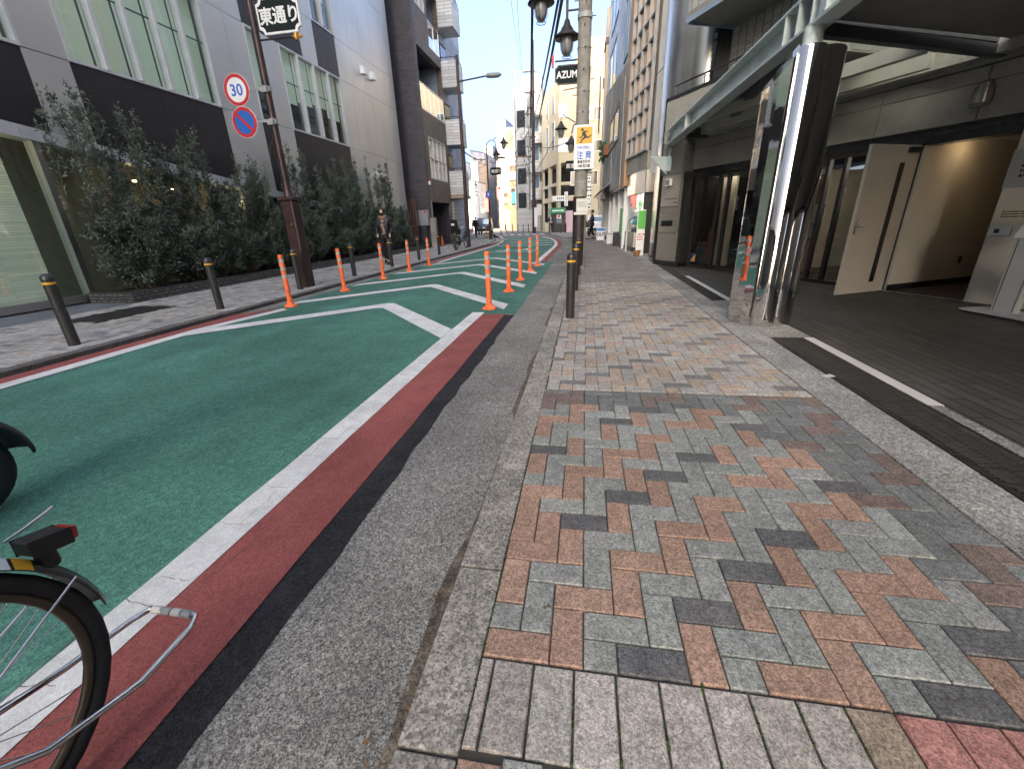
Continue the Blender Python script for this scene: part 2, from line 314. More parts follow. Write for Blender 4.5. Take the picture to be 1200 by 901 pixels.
for y0 in (24.2, 26.6, 29.0, 31.6, 34.4): strip(m, -4.8, -1.7, y0, y0+.38, wz)
for k in range(7): strip(m, -5.4+k*.75, -5.0+k*.75, 43.2, 46.2, wz)
struct(m, 'road_white_marking', X['white_paint'])
m = MB()                              # bicycle symbol
for cx in (-4.0, -2.5):
    pts = [(cx+.5*math.cos(a), 19.8+.75*math.sin(a)) for a in np.linspace(0, 2*math.pi, 25)]
    pin = [(cx+.4*math.cos(a), 19.8+.6*math.sin(a)) for a in np.linspace(0, 2*math.pi, 25)]
    for i in range(24): m.poly([(*pin[i], wz), (*pts[i], wz), (*pts[i+1], wz), (*pin[i+1], wz)])
for a, b in (((-4.0,19.8), (-3.6,20.9)), ((-3.6,20.9), (-2.7,20.9)), ((-4.0,19.8), (-3.2,19.8)), ((-3.2,19.8), (-2.7,20.9)), ((-2.5,19.8), (-2.8,21.4)), ((-2.8,21.4), (-2.4,21.4)), ((-3.6,20.9), (-3.75,21.3))):
    d = Vector((b[0]-a[0], b[1]-a[1], 0)).normalized(); q = Vector((-d.y, d.x, 0))*.06; A, B = Vector((*a, wz+.002)), Vector((*b, wz+.002)); m.poly([A-q, B-q, B+q, A+q])
struct(m, 'road_bicycle_symbol', X['white_paint'])
# gutter silt, cracks in the paint, fallen leaves
m = MB(); strip(m, lambda y: -.465-.018*math.sin(y*2.3)-.014*math.sin(y*7.1), lambda y: -.425, -1, 22, RZ+.003, 0, .15, .012); tag(m.build('gutter_silt', X['silt']), kind='stuff')
def crack(mb, x0, y0, x1, y1, w, z, n=9, j=.012):
    pts = [Vector((x0+(x1-x0)*i/n+random.uniform(-j, j), y0+(y1-y0)*i/n+random.uniform(-j, j), z)) for i in range(n+1)]
    for a, b in zip(pts[:-1], pts[1:]):
        d = (b-a).normalized(); q = Vector((-d.y, d.x, 0))*w*random.uniform(.5, 1.2); mb.add([a-q, b-q, b+q, a+q], [(0,1,2,3)])
m = MB(); y = .6
while y < 6:
    x0 = random.choice((-1.635, -1.6)); crack(m, x0, y, x0+random.uniform(.08, .17), y+random.uniform(-.03, .03), .0012, wz+.0015, 6, .006); y += random.uniform(.1, .34)
    if random.random() < .4: xx = random.uniform(-1.6, -1.5); crack(m, xx, y, xx+random.uniform(-.02,.02), y+random.uniform(.08,.3), .001, wz+.0015, 6, .006)
for k in range(5): crack(m, -1.47+random.uniform(0,.1), random.uniform(.8,5), -1.14, random.uniform(.8,5.5), .0008, RZ+.0105, 14, .02)
struct(m, 'paint_cracks', X['silt'])
m = MB()
for k in range(70):
    x, y = (-.46+random.gauss(0,.025), random.uniform(.3,9)) if k < 50 else (random.uniform(-7.8,-5.8), random.uniform(4,14)); zz = RZ+.008 if k < 50 else .004; a = random.uniform(0,6.28); l = random.uniform(.008,.02); d = Vector((math.cos(a), math.sin(a), 0))*l; s_ = Vector((-d.y, d.x, 0))*.45; c = Vector((x, y, zz)); m.add([c-d, c+s_+Vector((0,0,.003)), c+d, c-s_], [(0,1,2,3)])
tag(m.build('fallen_leaves', X['dry_leaf']), kind='stuff')
m = MB()
for k in range(46):
    x, y, r_ = random.uniform(-.2,1.6), .9+3.5*random.random()**1.4, random.uniform(.002,.008); m.add([(x+r_*math.cos(q)*random.uniform(.7,1.2), y+r_*math.sin(q)*random.uniform(.7,1.2), .0032) for q in np.linspace(0, 6.28, 9)[:-1]], [tuple(range(8))])
tag(m.build('gum_spots', X['silt']), kind='stuff')
# kerbs
m = MB(); y = -6.0
while y < 36:
    x0, x1 = cv(y), cv(y+.595); j = random.uniform(-.003, .003)
    if y < 7.8: m.obox((-.35+(x0+x1)/2+j, y+.298, -.035), (.08,0,0), ((x1-x0)/2,.296,0), (0,0,.035+random.uniform(-.002,.002)))
    else: m.obox((-.35+(x0+x1)/2, y+.298, -.043), (.08,0,0), ((x1-x0)/2,.297,0), (0,0,.035))
    y += .6
struct(m, 'kerb_stones', X['kerb'], .006)
m = MB(); y = -4.0
while y < 33:
    x0, x1 = cv(y), cv(y+.595); m.obox((-5.62+(x0+x1)/2+random.uniform(-.004,.004), y+.3, -.03), (.075,0,0), ((x1-x0)/2,.297,0), (0,0,.04)); y += .6
for a in range(6):                    # rounded end of the left pavement
    a0, a1 = R(a*15), R(a*15+15); c = Vector((-8.3, 33.0, 0)); r0 = 1.55
    p = c+Vector((r0*math.cos(a0), r0*math.sin(a0), 0)); q = c+Vector((r0*math.cos(a1), r0*math.sin(a1), 0)); m.bar(p+Vector((0,0,-.03)), q+Vector((0,0,-.03)), .15, .08)
struct(m, 'kerb_stones', X['kerb_dark'], .006)
# pavements of interlocking blocks, each block its own little solid in one surface
GR, OR, CHR = (.262,.265,.238), (.33,.213,.155), (.118,.114,.112)
DG, DB = (.165,.168,.158), (.18,.135,.112)
LB, LG, LC, LP = (.37,.295,.225), (.36,.335,.3), (.19,.183,.175), (.36,.285,.235)
def jit(c, a=.1):
    k = 1+random.uniform(-a, a); return tuple(max(0, v*k*(1+random.uniform(-.013, .013))) for v in c)
def block(mb, x0, x1, y0, y1, c, fine, gap=.0022, zt=0., clip=None):
    x0 += gap; x1 -= gap; y0 += gap; y1 -= gap
    if x1-x0 < .012 or y1-y0 < .012: return
    z = zt+random.uniform(-.0012, .0012); tx, ty = random.uniform(-.0012, .0012), random.uniform(-.0012, .0012)
    if fine:
        b = .0035
        lo = [(x0,y0,z-.02), (x1,y0,z-.02), (x1,y1,z-.02), (x0,y1,z-.02)]; md = [(x0,y0,z-b), (x1,y0,z-b), (x1,y1,z-b), (x0,y1,z-b)]
        tp = [(x0+b,y0+b,z-tx-ty), (x1-b,y0+b,z+tx-ty), (x1-b,y1-b,z+tx+ty), (x0+b,y1-b,z-tx+ty)]
        mb.add(lo+md+tp, [(i, (i+1) % 4, 4+(i+1) % 4, 4+i) for i in range(4)]+[(4+i, 4+(i+1) % 4, 8+(i+1) % 4, 8+i) for i in range(4)]+[(8,9,10,11)], 0, False, c)
    else: mb.add([(x0,y0,z), (x1,y0,z), (x1,y1,z), (x0,y1,z)], [(0,1,2,3)], 0, False, c)
def herring(mb, X0, X1, Y0, Y1, ox, oy, w, colf, finey=5.5, zt=0., skip=None):
    for j in range(int((Y0-oy)/w)-2, int((Y1-oy)/w)+2):
        for i in range(int((X0-ox)/w)-2, int((X1-ox)/w)+2):
            k = (i+j) % 4
            if k == 0: a, b, c, d = ox+i*w, ox+(i+2)*w, oy+j*w, oy+(j+1)*w
            elif k == 2: a, b, c, d = ox+i*w, ox+(i+1)*w, oy+j*w, oy+(j+2)*w
            else: continue
            a, b, c, d = max(a, X0), min(b, X1), max(c, Y0), min(d, Y1)
            if b-a < .015 or d-c < .015: continue
            if skip and skip((a+b)/2, (c+d)/2): continue
            block(mb, a, b, c, d, colf(i, j, k, (a+b)/2, (c+d)/2), c < finey, zt=zt)
def col_near(i, j, k, x, y):
    edge = x+.12*math.sin(y*3) > 1.22 or y > 2.74
    st = (i-j)//2
    if edge: return jit(DG if (st % 3 and random.random() < .85) or random.random() < .15 else DB, .14)
    q = (((i-j) if k == 0 else (i-j-2))//2+1) % 4
    if random.random() < .08: q = random.choice((0, 1))
    return jit(GR if q in (0, 2) else (OR if (q == 1 or k == 2) else CHR), .1)
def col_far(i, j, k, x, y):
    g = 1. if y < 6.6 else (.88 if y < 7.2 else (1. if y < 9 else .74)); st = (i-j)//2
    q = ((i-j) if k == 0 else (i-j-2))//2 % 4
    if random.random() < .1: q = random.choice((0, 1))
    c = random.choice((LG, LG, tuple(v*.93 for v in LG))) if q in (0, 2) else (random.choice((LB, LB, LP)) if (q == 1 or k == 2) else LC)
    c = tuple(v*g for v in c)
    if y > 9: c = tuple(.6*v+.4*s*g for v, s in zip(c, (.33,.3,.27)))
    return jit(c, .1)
m = MB()
herring(m, -.27, 1.63, .862, 3.035, -.0675, 1.06, .1003, col_near)
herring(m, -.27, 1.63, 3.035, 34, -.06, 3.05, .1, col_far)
herring(m, -.27, 1.63, -1.0, .615, -.06, .2, .1, col_near)
pk = [(.385,.345,.30), (.345,.31,.275), (.375,.345,.31), (.40,.36,.32), (.385,.345,.3), (.365,.325,.285), (.385,.34,.3), (.375,.335,.29)]; pr_ = [(.34,.165,.135), (.32,.155,.13)]
x = -.27; i = 0
while x < 1.63:
    x1 = -.228 if i == 0 else min(x+.1175, 1.63); block(m, x, x1, .618, .858, jit(pk[i % 8] if i < 9 else ((.29,.23,.165) if i == 9 else pr_[i % 2]), .07), True, .0035); x = x1; i += 1
struct(m, 'pavement_blocks', X['paver'])
m = MB(); strip(m, -.27, 1.65, -6, 34, -.011); struct(m, 'pavement_joint_bed', X['mortar'])
m = MB()
for k in range(260):                  # moss along the kerb joint and between the granite slabs
    if k < 170: x, y = -.268+random.uniform(-.004, .006), random.uniform(.1, 4) if k < 120 else random.uniform(.4, 1.2)
    else: x, y = -.228+.1175*random.randint(0, 9)+random.uniform(-.002, .002), random.uniform(.61, .87)
    r_ = random.uniform(.002, .005); m.lathe([(r_, -.012), (r_*1.1, -.004), (r_*.6, .0005)], (x, y, 0), 6)
tag(m.build('moss_growth', X['moss']), kind='stuff')
m = MB(); strip(m, lambda y: -.3, lambda y: 14., 34, 60, -.002, 0, 2); m.poly([(1.64,14,-.004), (9,14,-.004), (9,34,-.004), (1.64,34,-.004)]); struct(m, 'pavement_far', X['concrete'])
# left pavement
def col_left(i, j, k, x, y):
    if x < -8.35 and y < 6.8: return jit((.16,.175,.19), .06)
    c = random.choices([(.42,.405,.38), (.37,.36,.345), (.39,.34,.29), (.22,.22,.22)], [4, 3, 2.4, 1.4])[0]; return jit(c, .12)
m = MB(); herring(m, -8.36, -5.54, 2.0, 33.0, 0, .05, .1, col_left, 0, skip=lambda x, y: -7.95 < x < -7.12 and 5.12 < y < 6.42)
herring(m, -9.42, -8.36, 1.5, 6.72, 0, .05, .3, col_left, 0)
struct(m, 'pavement_blocks', X['paver'])
m = MB(); m.poly([(-9.42,-4,-.006), (-5.54,-4,-.006), (-5.54,26,-.006), (-6.7,33,-.006), (-9.42,34.5,-.006)]); m.poly([(-16,23.2,-.008), (-9,23.2,-.008), (-8.3,34.55,-.008), (-16,34.55,-.008)]); struct(m, 'pavement_joint_bed', X['mortar'])
m = MB(); m.box(-9.45, -5.7, 33, 34.5, -.05, .0); struct(m, 'pavement_end', X['concrete'])
# right side: concrete border, channels, dark forecourt
m = MB(); y = -3.
while y < 13.5:
    L_ = 1.2; m.box(1.64, 1.785, y, y+L_-.006, -.05, random.uniform(-.001,.002)); m.box(1.789, 1.945, y+.3, y+L_+.294, -.05, random.uniform(-.001,.002)); y += L_
struct(m, 'border_stones', X['concrete'], .004)
FL = [(2.0,-3,-.003), (12,-3,-.003), (12,9,-.003), (6,14,-.003), (2.0,14,-.003)]
m = MB(); m.poly(FL); fo = struct(m, 'forecourt_paving', X['floor_dark'])
m = MB(); m.box(2.275, 2.36, -3, 2.95, -.03, .004); m.box(2.275, 2.37, 2.95, 4.68, -.03, .006, 1); m.box(2.17, 2.26, 6.9, 9.85, -.03, .005, 1); m.box(1.95, 2.36, 4.72, 5.0, -.03, .002)
m.box(1.95, 2.36, 5.0, 6.88, -.03, .001); struct(m, 'channel_edging', [X['concrete'], X['offwhite']], .003)
def grating(x0, x1, y0, y1, label, st=.03):
    t = thing('drain_grating', (x0, y0, 0), label, 'drain grating', 'drain gratings along the forecourt')
    f = MB(); f.box(x0, x0+.012, y0, y1, -.03, .003); f.box(x1-.012, x1, y0, y1, -.03, .003); f.build('frame', X['grate'], t)
    g = MB(); y = y0+.01
    while y < y1-.01:
        g.box(x0+.012, x1-.012, y, y+.009, -.025, .001); y += st
    for k in range(1, 6): g.box(x0+(x1-x0)*k/6-.003, x0+(x1-x0)*k/6+.003, y0, y1, -.025, -.001)
    y = y0+1
    while y < y1: g.box(x0+.012, x1-.012, y, y+.03, -.024, .0025); y += 1
    g.build('grille', X['grate'], t)
grating(1.95, 2.272, -3, 4.68, 'long dark slotted drain grating beside the white edging strip')
grating(1.95, 2.165, 6.9, 12.2, 'dark drain grating between the mirrored column and the granite pier')
m = MB(); m.poly([(1.9,-3,-.032), (2.4,-3,-.032), (2.4,14,-.032), (1.9,14,-.032)]); struct(m, 'channel_bed', X['black'])
t = thing('access_cover', (-7.53, 5.77, 0), 'dark slotted metal cover set in the left pavement near the shop glass', 'drain cover')
m = MB()
for k in range(27): m.box(-7.93, -7.14, 5.14+k*.047, 5.14+k*.047+.036, -.02, .002)
m.build('grille', X['grate'], t); m = MB(); m.box(-7.95, -7.12, 5.12, 6.42, -.03, -.012); m.build('tray', X['black'], t)
tag(MB().poly([(1.9,3.44,.006), (1.985,3.47,.006), (1.97,3.53,.006), (1.885,3.49,.006)]).build('litter_scrap', X['offwhite']), 'small pale scrap of paper lying on the concrete border', 'litter')
# ---------------------------------------------------------------- left office building (street face at x = -9.4)
XF = -9.4
ob = thing('office_building', (XF, 6, 0), 'silver metal clad office building with dark panels and glass ground floor', 'building')
band = lambda y: 3.0-.108*(y-6.47)
def yz_wall(mb, y0, y1, z0, z1, mi=0, x=XF, t=.25): mb.box(x-t, x, y0, y1, z0, z1, mi)
YA, YE, HT = -48., 23.13, 26.0  # unseen rear length and height stretched to shade the street
WINS = [(3.3,7.18,4.2,6.5), (7.9,11.45,4.2,6.5), (12.92,13.6,4.2,6.5), (14.36,17.88,4.2,6.5), (7.9,11.45,7.8,10.1), (3.3,7.18,7.8,10.1), (16.52,17.95,7.82,10.1), (12.92,13.6,7.82,10.1)]
m = MB()
# cladding panels between the openings: rows as boxes with thin joints
def cladrow(z0, z1, holes, step=1.2):
    cuts = sorted([(h[0], h[1]) for h in holes]); y = YA
    segs = []
    for a, b in cuts+[(YE, YE)]:
        if a > y: segs.append((y, a))
        y = max(y, b)
    for a, b in segs:
        n = max(1, round((b-a)/step)) if b > 0 and a > -20 else 16
        for k in range(n): m.box(XF-.2, XF, a+(b-a)*k/n+.004, a+(b-a)*(k+1)/n-.004, z0+.006, z1-.006)
W1 = [w for w in WINS if w[2] < 5]; W2 = [w for w in WINS if w[2] > 5]
cladrow(4.2, 6.5, W1, .95)
D1 = [(3.3,7.17), (7.9,11.45), (12.9,13.6), (14.36,17.9)]           # dark spandrels below the first windows
D2 = [(7.9,11.45), (12.9,15.62), (16.5,17.92), (3.3,7.17)]
cladrow(6.5, 7.8, D2, .95); cladrow(7.8, 10.1, W2, .95); cladrow(10.1, HT, [], .95)
# sloping-bottomed panels between z=band and 4.2
def slope(mb, y0, y1, z1, mi=0, x=XF, t=.2, zt=None):
    lo = zt or band
    mb.prism([(x,y0,lo(y0)), (x,y1,lo(y1)), (x,y1,z1), (x,y0,z1)], (-t,0,0), mi)
for a, b in ((YA,3.3), (7.17,7.9), (11.45,12.9), (13.6,14.36), (17.9,YE)):
    n = max(1, round((b-a)/.8)) if a > 0 else 24
    for k in range(n): slope(m, a+(b-a)*k/n+.004, a+(b-a)*(k+1)/n-.004, 4.194)
m.build('metal_cladding', X['clad'], ob)
for a, b in D1:
    m = MB()
    n = max(1, round((b-a)/.9))
    for k in range(n): slope(m, a+(b-a)*k/n+.003, a+(b-a)*(k+1)/n-.003, 4.194, 0, XF-.012)
    m.build('dark_panel', X['clad_dark'], ob)
for a, b in D2:
    m = MB()
    n = max(1, round((b-a)/.9))
    for k in range(n): m.box(XF-.2, XF-.012, a+(b-a)*k/n+.003, a+(b-a)*(k+1)/n-.003, 6.506, 7.794)
    m.build('dark_panel', X['clad_dark'], ob)
m = MB(); m.box(XF-.2, XF-.05, 11.55, 14.3, .05, 2.15)
m.build('dark_panel', X['clad_dark'], ob)
m = MB(); m.box(XF-12, XF-.9, YA, YE-.01, .0, HT-.1); m.box(XF-.9, XF-.21, 18.0, YE-.012, 0, HT-.1); m.box(XF-.9,XF-.21,YA,3.2,0,HT-.1)
for z in (4.0, 7.3, 10.3): m.box(XF-.9, XF-.21, 3.2, 18, z, z+.15)
m.build('core', X['seam'], ob)
m = MB(); m.box(XF-12.1, XF+.03, YA, YE, HT-.08, HT+.15); m.build('parapet_coping', X['alu'], ob)
m = MB()
slope(m, YA, 23.1, 0, 0, XF+.07, .3, lambda y: max(band(y), .55)) if 0 else None
n = 24; yb0, yb1 = -4., 17.3
for k in range(n):
    a, b = yb0+(yb1-yb0)*k/n+.003, yb0+(yb1-yb0)*(k+1)/n-.003
    m.prism([(XF+.06,a,band(a)-.2), (XF+.06,b,band(b)-.2), (XF+.06,b,band(b)), (XF+.06,a,band(a))], (-.3,0,0))
m.build('silver_band', X['alu_light'], ob)
for (y0, y1, z0, z1) in WINS:
    f = MB(); w = .05; x0, x1 = XF-.14, XF+.015
    f.box(x0, x1, y0, y1, z0, z0+w); f.box(x0, x1, y0, y1, z1-w, z1); f.box(x0, x1, y0, y0+w, z0+w, z1-w); f.box(x0, x1, y1-w, y1, z0+w, z1-w)
    n = 5 if y1-y0 > 3.4 else (2 if y1-y0 > 1 else 1)
    if abs(y0-14.36) < .01: n = 4
    for k in range(1, n):
        yy = y0+(y1-y0)*k/n; f.box(x0, x1+.02, yy-.035, yy+.035, z0+w, z1-w)
    wo = f.build('window', X['alu_light'], ob)
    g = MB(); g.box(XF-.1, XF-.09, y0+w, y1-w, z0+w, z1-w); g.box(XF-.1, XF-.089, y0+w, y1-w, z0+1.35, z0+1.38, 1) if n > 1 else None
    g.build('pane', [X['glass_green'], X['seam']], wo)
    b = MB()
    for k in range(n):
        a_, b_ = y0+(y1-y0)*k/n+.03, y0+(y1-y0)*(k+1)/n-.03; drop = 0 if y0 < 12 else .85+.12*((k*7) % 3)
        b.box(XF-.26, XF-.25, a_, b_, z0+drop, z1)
    b.build('blind', X['blind_glow'], wo)
# ground floor glazing
m = MB(); fy = [3.0, 4.9, 6.84, 8.16, 9.5, 10.8, 11.45, 12.95]
for y in fy: m.box(XF-.16, XF+.02, y-.05, y+.05, .06, band(y)-.2)
for a, b in zip(fy[:-1], fy[1:]): m.box(XF-.14, XF, a+.05, b-.05, .03, .16)
fr = m.build('shop_window', X['alu'], ob)
m = MB()
for a, b in zip(fy[:-2], fy[1:-1]): m.prism([(XF-.07,a+.05,.16), (XF-.07,b-.05,.16), (XF-.07,b-.05,band(b)-.2), (XF-.07,a+.05,band(a)-.2)], (-.01,0,0))
m.build('pane', X['glass_green'], fr)
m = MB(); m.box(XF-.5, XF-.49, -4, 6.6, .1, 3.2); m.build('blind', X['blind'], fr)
m = MB(); m.box(XF-.88, XF-.86, 6.8, 11.5, 0, 3); m.box(XF-.88, XF-.17, 6.8, 11.5, -.0, .03); m.build('room_wall', X['room'], fr)
m = MB()
for y, z in ((6.2,2.62), (5.0,2.7), (9.6,2.2), (10.9,2.05), (11.2,1.95), (8.7,2.3)): m.lathe([(.0,-.03), (.045,-.02), (.05,0)], (XF-.3, y, z), 10)
m.build('downlight', X['lamp_warm'], fr)
for y, z in ((19.8,7.28), (20.6,7.28), (19.8,3.36), (20.5,3.36)):
    v = MB(); v.box(XF-.0, XF+.17, y-.13, y+.13, z-.16, z+.12); v.prism([(XF+.17,y-.13,z-.16), (XF+.17,y-.13,z+.12), (XF+.22,y-.13,z-.16)], (0,.26,0)); vo = v.build('vent_hood', X['white_plain'], ob, .012)
# planter
pl = thing('planter_bed', (-8.9, 6.75, 0), 'long low planter of rough dark stone along the glass ground floor', 'planter')
m = MB(); m.box(-8.55, -8.35, 6.72, 23.2, -.02, .19); m.box(-9.36, -8.55, 6.72, 6.9, -.02, .19); m.build('stone_edging', X['stone_rough'], pl, .01)
m = MB(); m.box(-9.36, -8.55, 6.9, 23.2, -.02, .13); m.build('soil', X['soil'], pl)
# ---------------------------------------------------------------- shrubs
def leafmesh(name, parent, pts, nrm, L_, W__, mi_, mats, droop=.0):
    n = len(pts); up = rng.normal(size=(n, 3)); d = nrm+.75*rng.normal(size=(n, 3)); d /= np.linalg.norm(d, axis=1)[:, None]
    s = np.cross(d, up); s /= np.linalg.norm(s, axis=1)[:, None]; l = L_*(.75+.6*rng.random((n, 1))); w = W__*(.7+.6*rng.random((n, 1)))
    k = np.cross(d, s)*l*.12
    V_ = np.concatenate([pts, pts+d*l*.5+s*w+k, pts+d*l, pts+d*l*.5-s*w+k], 1).reshape(-1, 3)
    o0 = np.array(ORG[parent.name]); me = bpy.data.meshes.new(name)
    me.from_pydata((V_-o0).tolist(), [], [(4*i, 4*i+1, 4*i+2, 4*i+3) for i in range(n)])
    for q in mats: me.materials.append(q)
    me.polygons.foreach_set('material_index', mi_.astype(np.int32)); o = bpy.data.objects.new(name, me); COL.objects.link(o); o.parent = parent; ORG[o.name] = ORG[parent.name]; return o
def shrub(c, h, r, label, nst=16, dens=300, sprig=True, wide=1.0):
    c = Vector(c); t = thing('olive_shrub', c, label, 'shrub', 'shrubs in the planter by the office'); b = MB(); P_, D_, I_ = [], [], []
    def spray(a, q, n_, spread):
        for k in range(n_):
            f = rng.random(); p = a*(1-f)+q*f+rng.normal(size=3)*spread; P_.append(p); d = (q-a); d = d/np.linalg.norm(d)+rng.normal(size=3)*.5; D_.append(d); I_.append(1 if rng.random() < .3 else 0)
    for k in range(nst):
        an = rng.uniform(0, 2*math.pi); rr = r*math.sqrt(rng.random()); tall = rng.random()
        top = np.array([c.x+.15+math.cos(an)*rr*.55, c.y+math.sin(an)*rr*wide, c.z+h*(.3+.7*(1-rr/r)*tall+.1*rng.random())])
        base = np.array([c.x+math.cos(an)*rr*.2, c.y+math.sin(an)*rr*.35, c.z]); mid = (base+top)/2+rng.normal(size=3)*.07
        b.tube([base, mid, top], [.016, .011, .004], 5)
        for q in range(13):
            f = .05+.95*rng.random(); p0 = base*(1-f)**2+2*mid*f*(1-f)+top*f*f; a2 = rng.uniform(0, 2*math.pi); ln = (.18+.3*rng.random())*(1.15-f*.75)*min(1.3, r/.6)
            p1 = p0+np.array([math.cos(a2)*.7, math.sin(a2), .55+.5*rng.random()])*ln
            b.tube([p0, p1], [.006, .003], 4); spray(p0, p1, int(dens/13), .022)
        spray(mid, top, int(dens/8), .03)
    for k in range(22):             # low skirt of foliage
        an = rng.uniform(0, 2*math.pi); a = np.array([c.x, c.y, c.z+.05+.25*rng.random()]); q = a+np.array([math.cos(an)*.42+.1, math.sin(an)*r, .15+h*.22*rng.random()]); b.tube([a, q], [.008, .003], 4); spray(a+(q-a)*.4, q, int(dens/7), .05)
    if sprig:
        for k in range(int(nst*.5)):
            x, y = c.x+.1+rng.normal()*r*.22, c.y+rng.normal()*r*.5*wide; z0 = c.z+h*.55; z1 = c.z+h*(.85+.25*rng.random())
            a, q = np.array([x, y, z0]), np.array([x+rng.normal()*.06, y+rng.normal()*.12, z1]); b.tube([a, q], [.007, .003], 4); spray(a, q, 110, .035)
            for w_ in range(5):
                f = .2+.7*rng.random(); p0 = a*(1-f)+q*f; a2 = rng.uniform(0, 6.28); p1 = p0+np.array([math.cos(a2)*.16, math.sin(a2)*.2, .2])*(1.2-f); b.tube([p0, p1], [.004, .002], 4); spray(p0, p1, 34, .02)
    b.build('stem', X['bark'], t); leafmesh('foliage', t, np.array(P_), np.array(D_), .07, .0135, np.array(I_), [X['leaf'], X['leaf_pale']]); return t
SH = [(7.6,3.2,.68,'tall grey green shrub at the near end of the planter, beside the shop blind'),
      (8.8,3.1,.85,'broad dense grey green shrub standing behind the second near bollard'),
      (9.95,2.15,.75,'bushy grey green shrub in front of the warmly lit shop panes'),
      (11.1,2.75,.5,'slim upright shrub under the right end of the wide dark panel'),
      (12.3,1.75,.6,'low rounded shrub just left of the brown street lamp post'),
      (13.5,3.2,.55,'tall narrow shrub rising just behind the brown street lamp post'),
      (14.9,2.3,.7,'dense shrub between the lamp post and the walking person, below the large dark panel'),
      (16.3,3.25,.6,'tall pointed shrub reaching the edge of the dark panel, left of the walking person'),
      (17.7,2.0,.65,'dark bushy shrub right behind the walking person'),
      (19.3,3.5,.7,'tall conical shrub under the pair of white vent hoods'),
      (20.9,1.8,.6,'leafy shrub at the far end of the planter beside the gate')]
for y, h, r, lb in SH: shrub((-8.93, y, .12), h, r*1.2, lb, 26, 700, True, 1.1)
def fatsia(c, label):
    c = Vector(c); t = thing('broadleaf_plant', c, label, 'plant', 'low green plants in the planter'); b = MB(); l = MB()
    for k in range(17):
        a = rng.uniform(0, 6.28); e = rng.uniform(.25, 1.0); q = c+Vector((math.cos(a)*.28*e+.12, math.sin(a)*.45*e, .25+.4*rng.random())); b.tube([c, (c+q)/2+Vector((0,0,.1)), q], [.008,.006,.004], 5)
        for j in range(7):
            d = Vector((math.cos(a+(j-3)*.45), math.sin(a+(j-3)*.45), -.25+.1*rng.normal())).normalized(); s = d.cross(Vector((0,0,1))).normalized()*.022; L_ = .17-.012*abs(j-3); l.add([q, q+d*L_*.5+s, q+d*L_, q+d*L_*.5-s], [(0,1,2,3)])
    b.build('stem', X['bark'], t); l.build('foliage', X['leaf_green'], t)
fatsia((-8.7,9.3,.13), 'low glossy broadleaf plant behind the second near bollard'); fatsia((-8.68,10.1,.13), 'glossy broadleaf plant spreading over the planter edge right of the second near bollard')
fatsia((-8.7,14.6,.13), 'fresh green broadleaf plant at the planter edge between two orange posts'); fatsia((-8.7,16.0,.13), 'low broadleaf plant in the planter just left of the walking person')
# ---------------------------------------------------------------- tiled apartment building (front at x = -8.6, y 24.3 to 28.7)
tb = thing('apartment_building', (-8.6, 24.3, 0), 'brown and dark tiled apartment building with recessed balconies', 'building')
XT = -8.6; y0, y1 = 24.3, 28.65
m = MB(); m.box(XT-9, XT-.3, y0, y0+.35, 0, 17); m.box(XT-.3, XT-.0, y0, y0+.35, 2.9, 17); m.box(XT-.3,XT,y0,y0+.2,0,2.9); m.build('side_wall', X['purple_tile'], tb)
m = MB()
HO = [(25.2,28.2,3.6,5.7), (24.55,28.6,6.85,9.65), (26.75,28.6,10.15,12.75), (25.0,26.35,11.4,12.8), (24.9,28.4,0,2.42), (26.75,28.6,13.2,14.6)]
yc = sorted({y0+.35, y1, *[h[0] for h in HO], *[h[1] for h in HO]}); zc = sorted({0, 17, *[h[2] for h in HO], *[h[3] for h in HO]})
for a, b in zip(yc[:-1], yc[1:]):
    for c, d in zip(zc[:-1], zc[1:]):
        if b > y0+.35 and not any(h[0] < (a+b)/2 < h[1] and h[2] < (c+d)/2 < h[3] for h in HO): m.box(XT-.3, XT, max(a, y0+.35), b, c, d)
m.build('front_wall', X['brown_tile'], tb)
m = MB(); m.box(XT-9, XT-1.6, y0+.36, y1, 0, 16.9); m.box(XT-1.6, XT-.31, y0+.36, 24.5, 2.5, 16.9); m.box(XT-1.6, XT-.31, y0+.36, y1, 5.75, 6.8); m.box(XT-1.6, XT-.31, y0+.36, y1, 9.7, 10.1); m.box(XT-1.6, XT-.31, y0+.36, y1, 2.45, 3.5); m.box(XT-9,XT,y0,y1,16.9,17.05); m.build('core', X['purple_tile'], tb)
for (a, b, c) in ((24.55,28.6,6.9), (26.75,28.6,10.17)):
    r_ = MB(); r_.box(XT-.06, XT-.02, a, b, c+1.15, c+1.21); r_.box(XT-.06, XT-.02, a, b, c-.02, c+.04)
    n = max(2, int((b-a)/.8))
    for k in range(n+1): r_.box(XT-.06, XT-.02, a+(b-a)*k/n-.02, a+(b-a)*k/n+.02, c, c+1.15)
    ro = r_.build('balcony_rail', X['alu'], tb); g = MB(); g.box(XT-.045, XT-.035, a, b, c+.04, c+1.15); g.build('pane', X['pane_mirror'], ro)
    u = MB(); u.box(XT-1.1, XT-.75, b-1.4, b-.7, c, c+1.5); u.build('storage_unit', X['plastic_gray'], tb)
for (a, b, c, d) in ((25.2,28.2,3.6,5.7), (25.0,26.35,11.4,12.8)):
    f = MB(); w = .06
    f.box(XT-.12, XT+.02, a, b, c, c+w); f.box(XT-.12, XT+.02, a, b, d-w, d); n = 4 if b-a > 2 else 2
    for k in range(n+1): yy = a+(b-a-w)*k/n; f.box(XT-.12, XT+.02, yy, yy+w, c+w, d-w)
    f.box(XT-.12, XT+.01, a, b, (c+d)/2-.02, (c+d)/2+.03)
    fo_ = f.build('window', X['offwhite'], tb); g = MB(); g.box(XT-.08, XT-.07, a, b, c, d); g.build('pane', X['pane_mirror'], fo_)
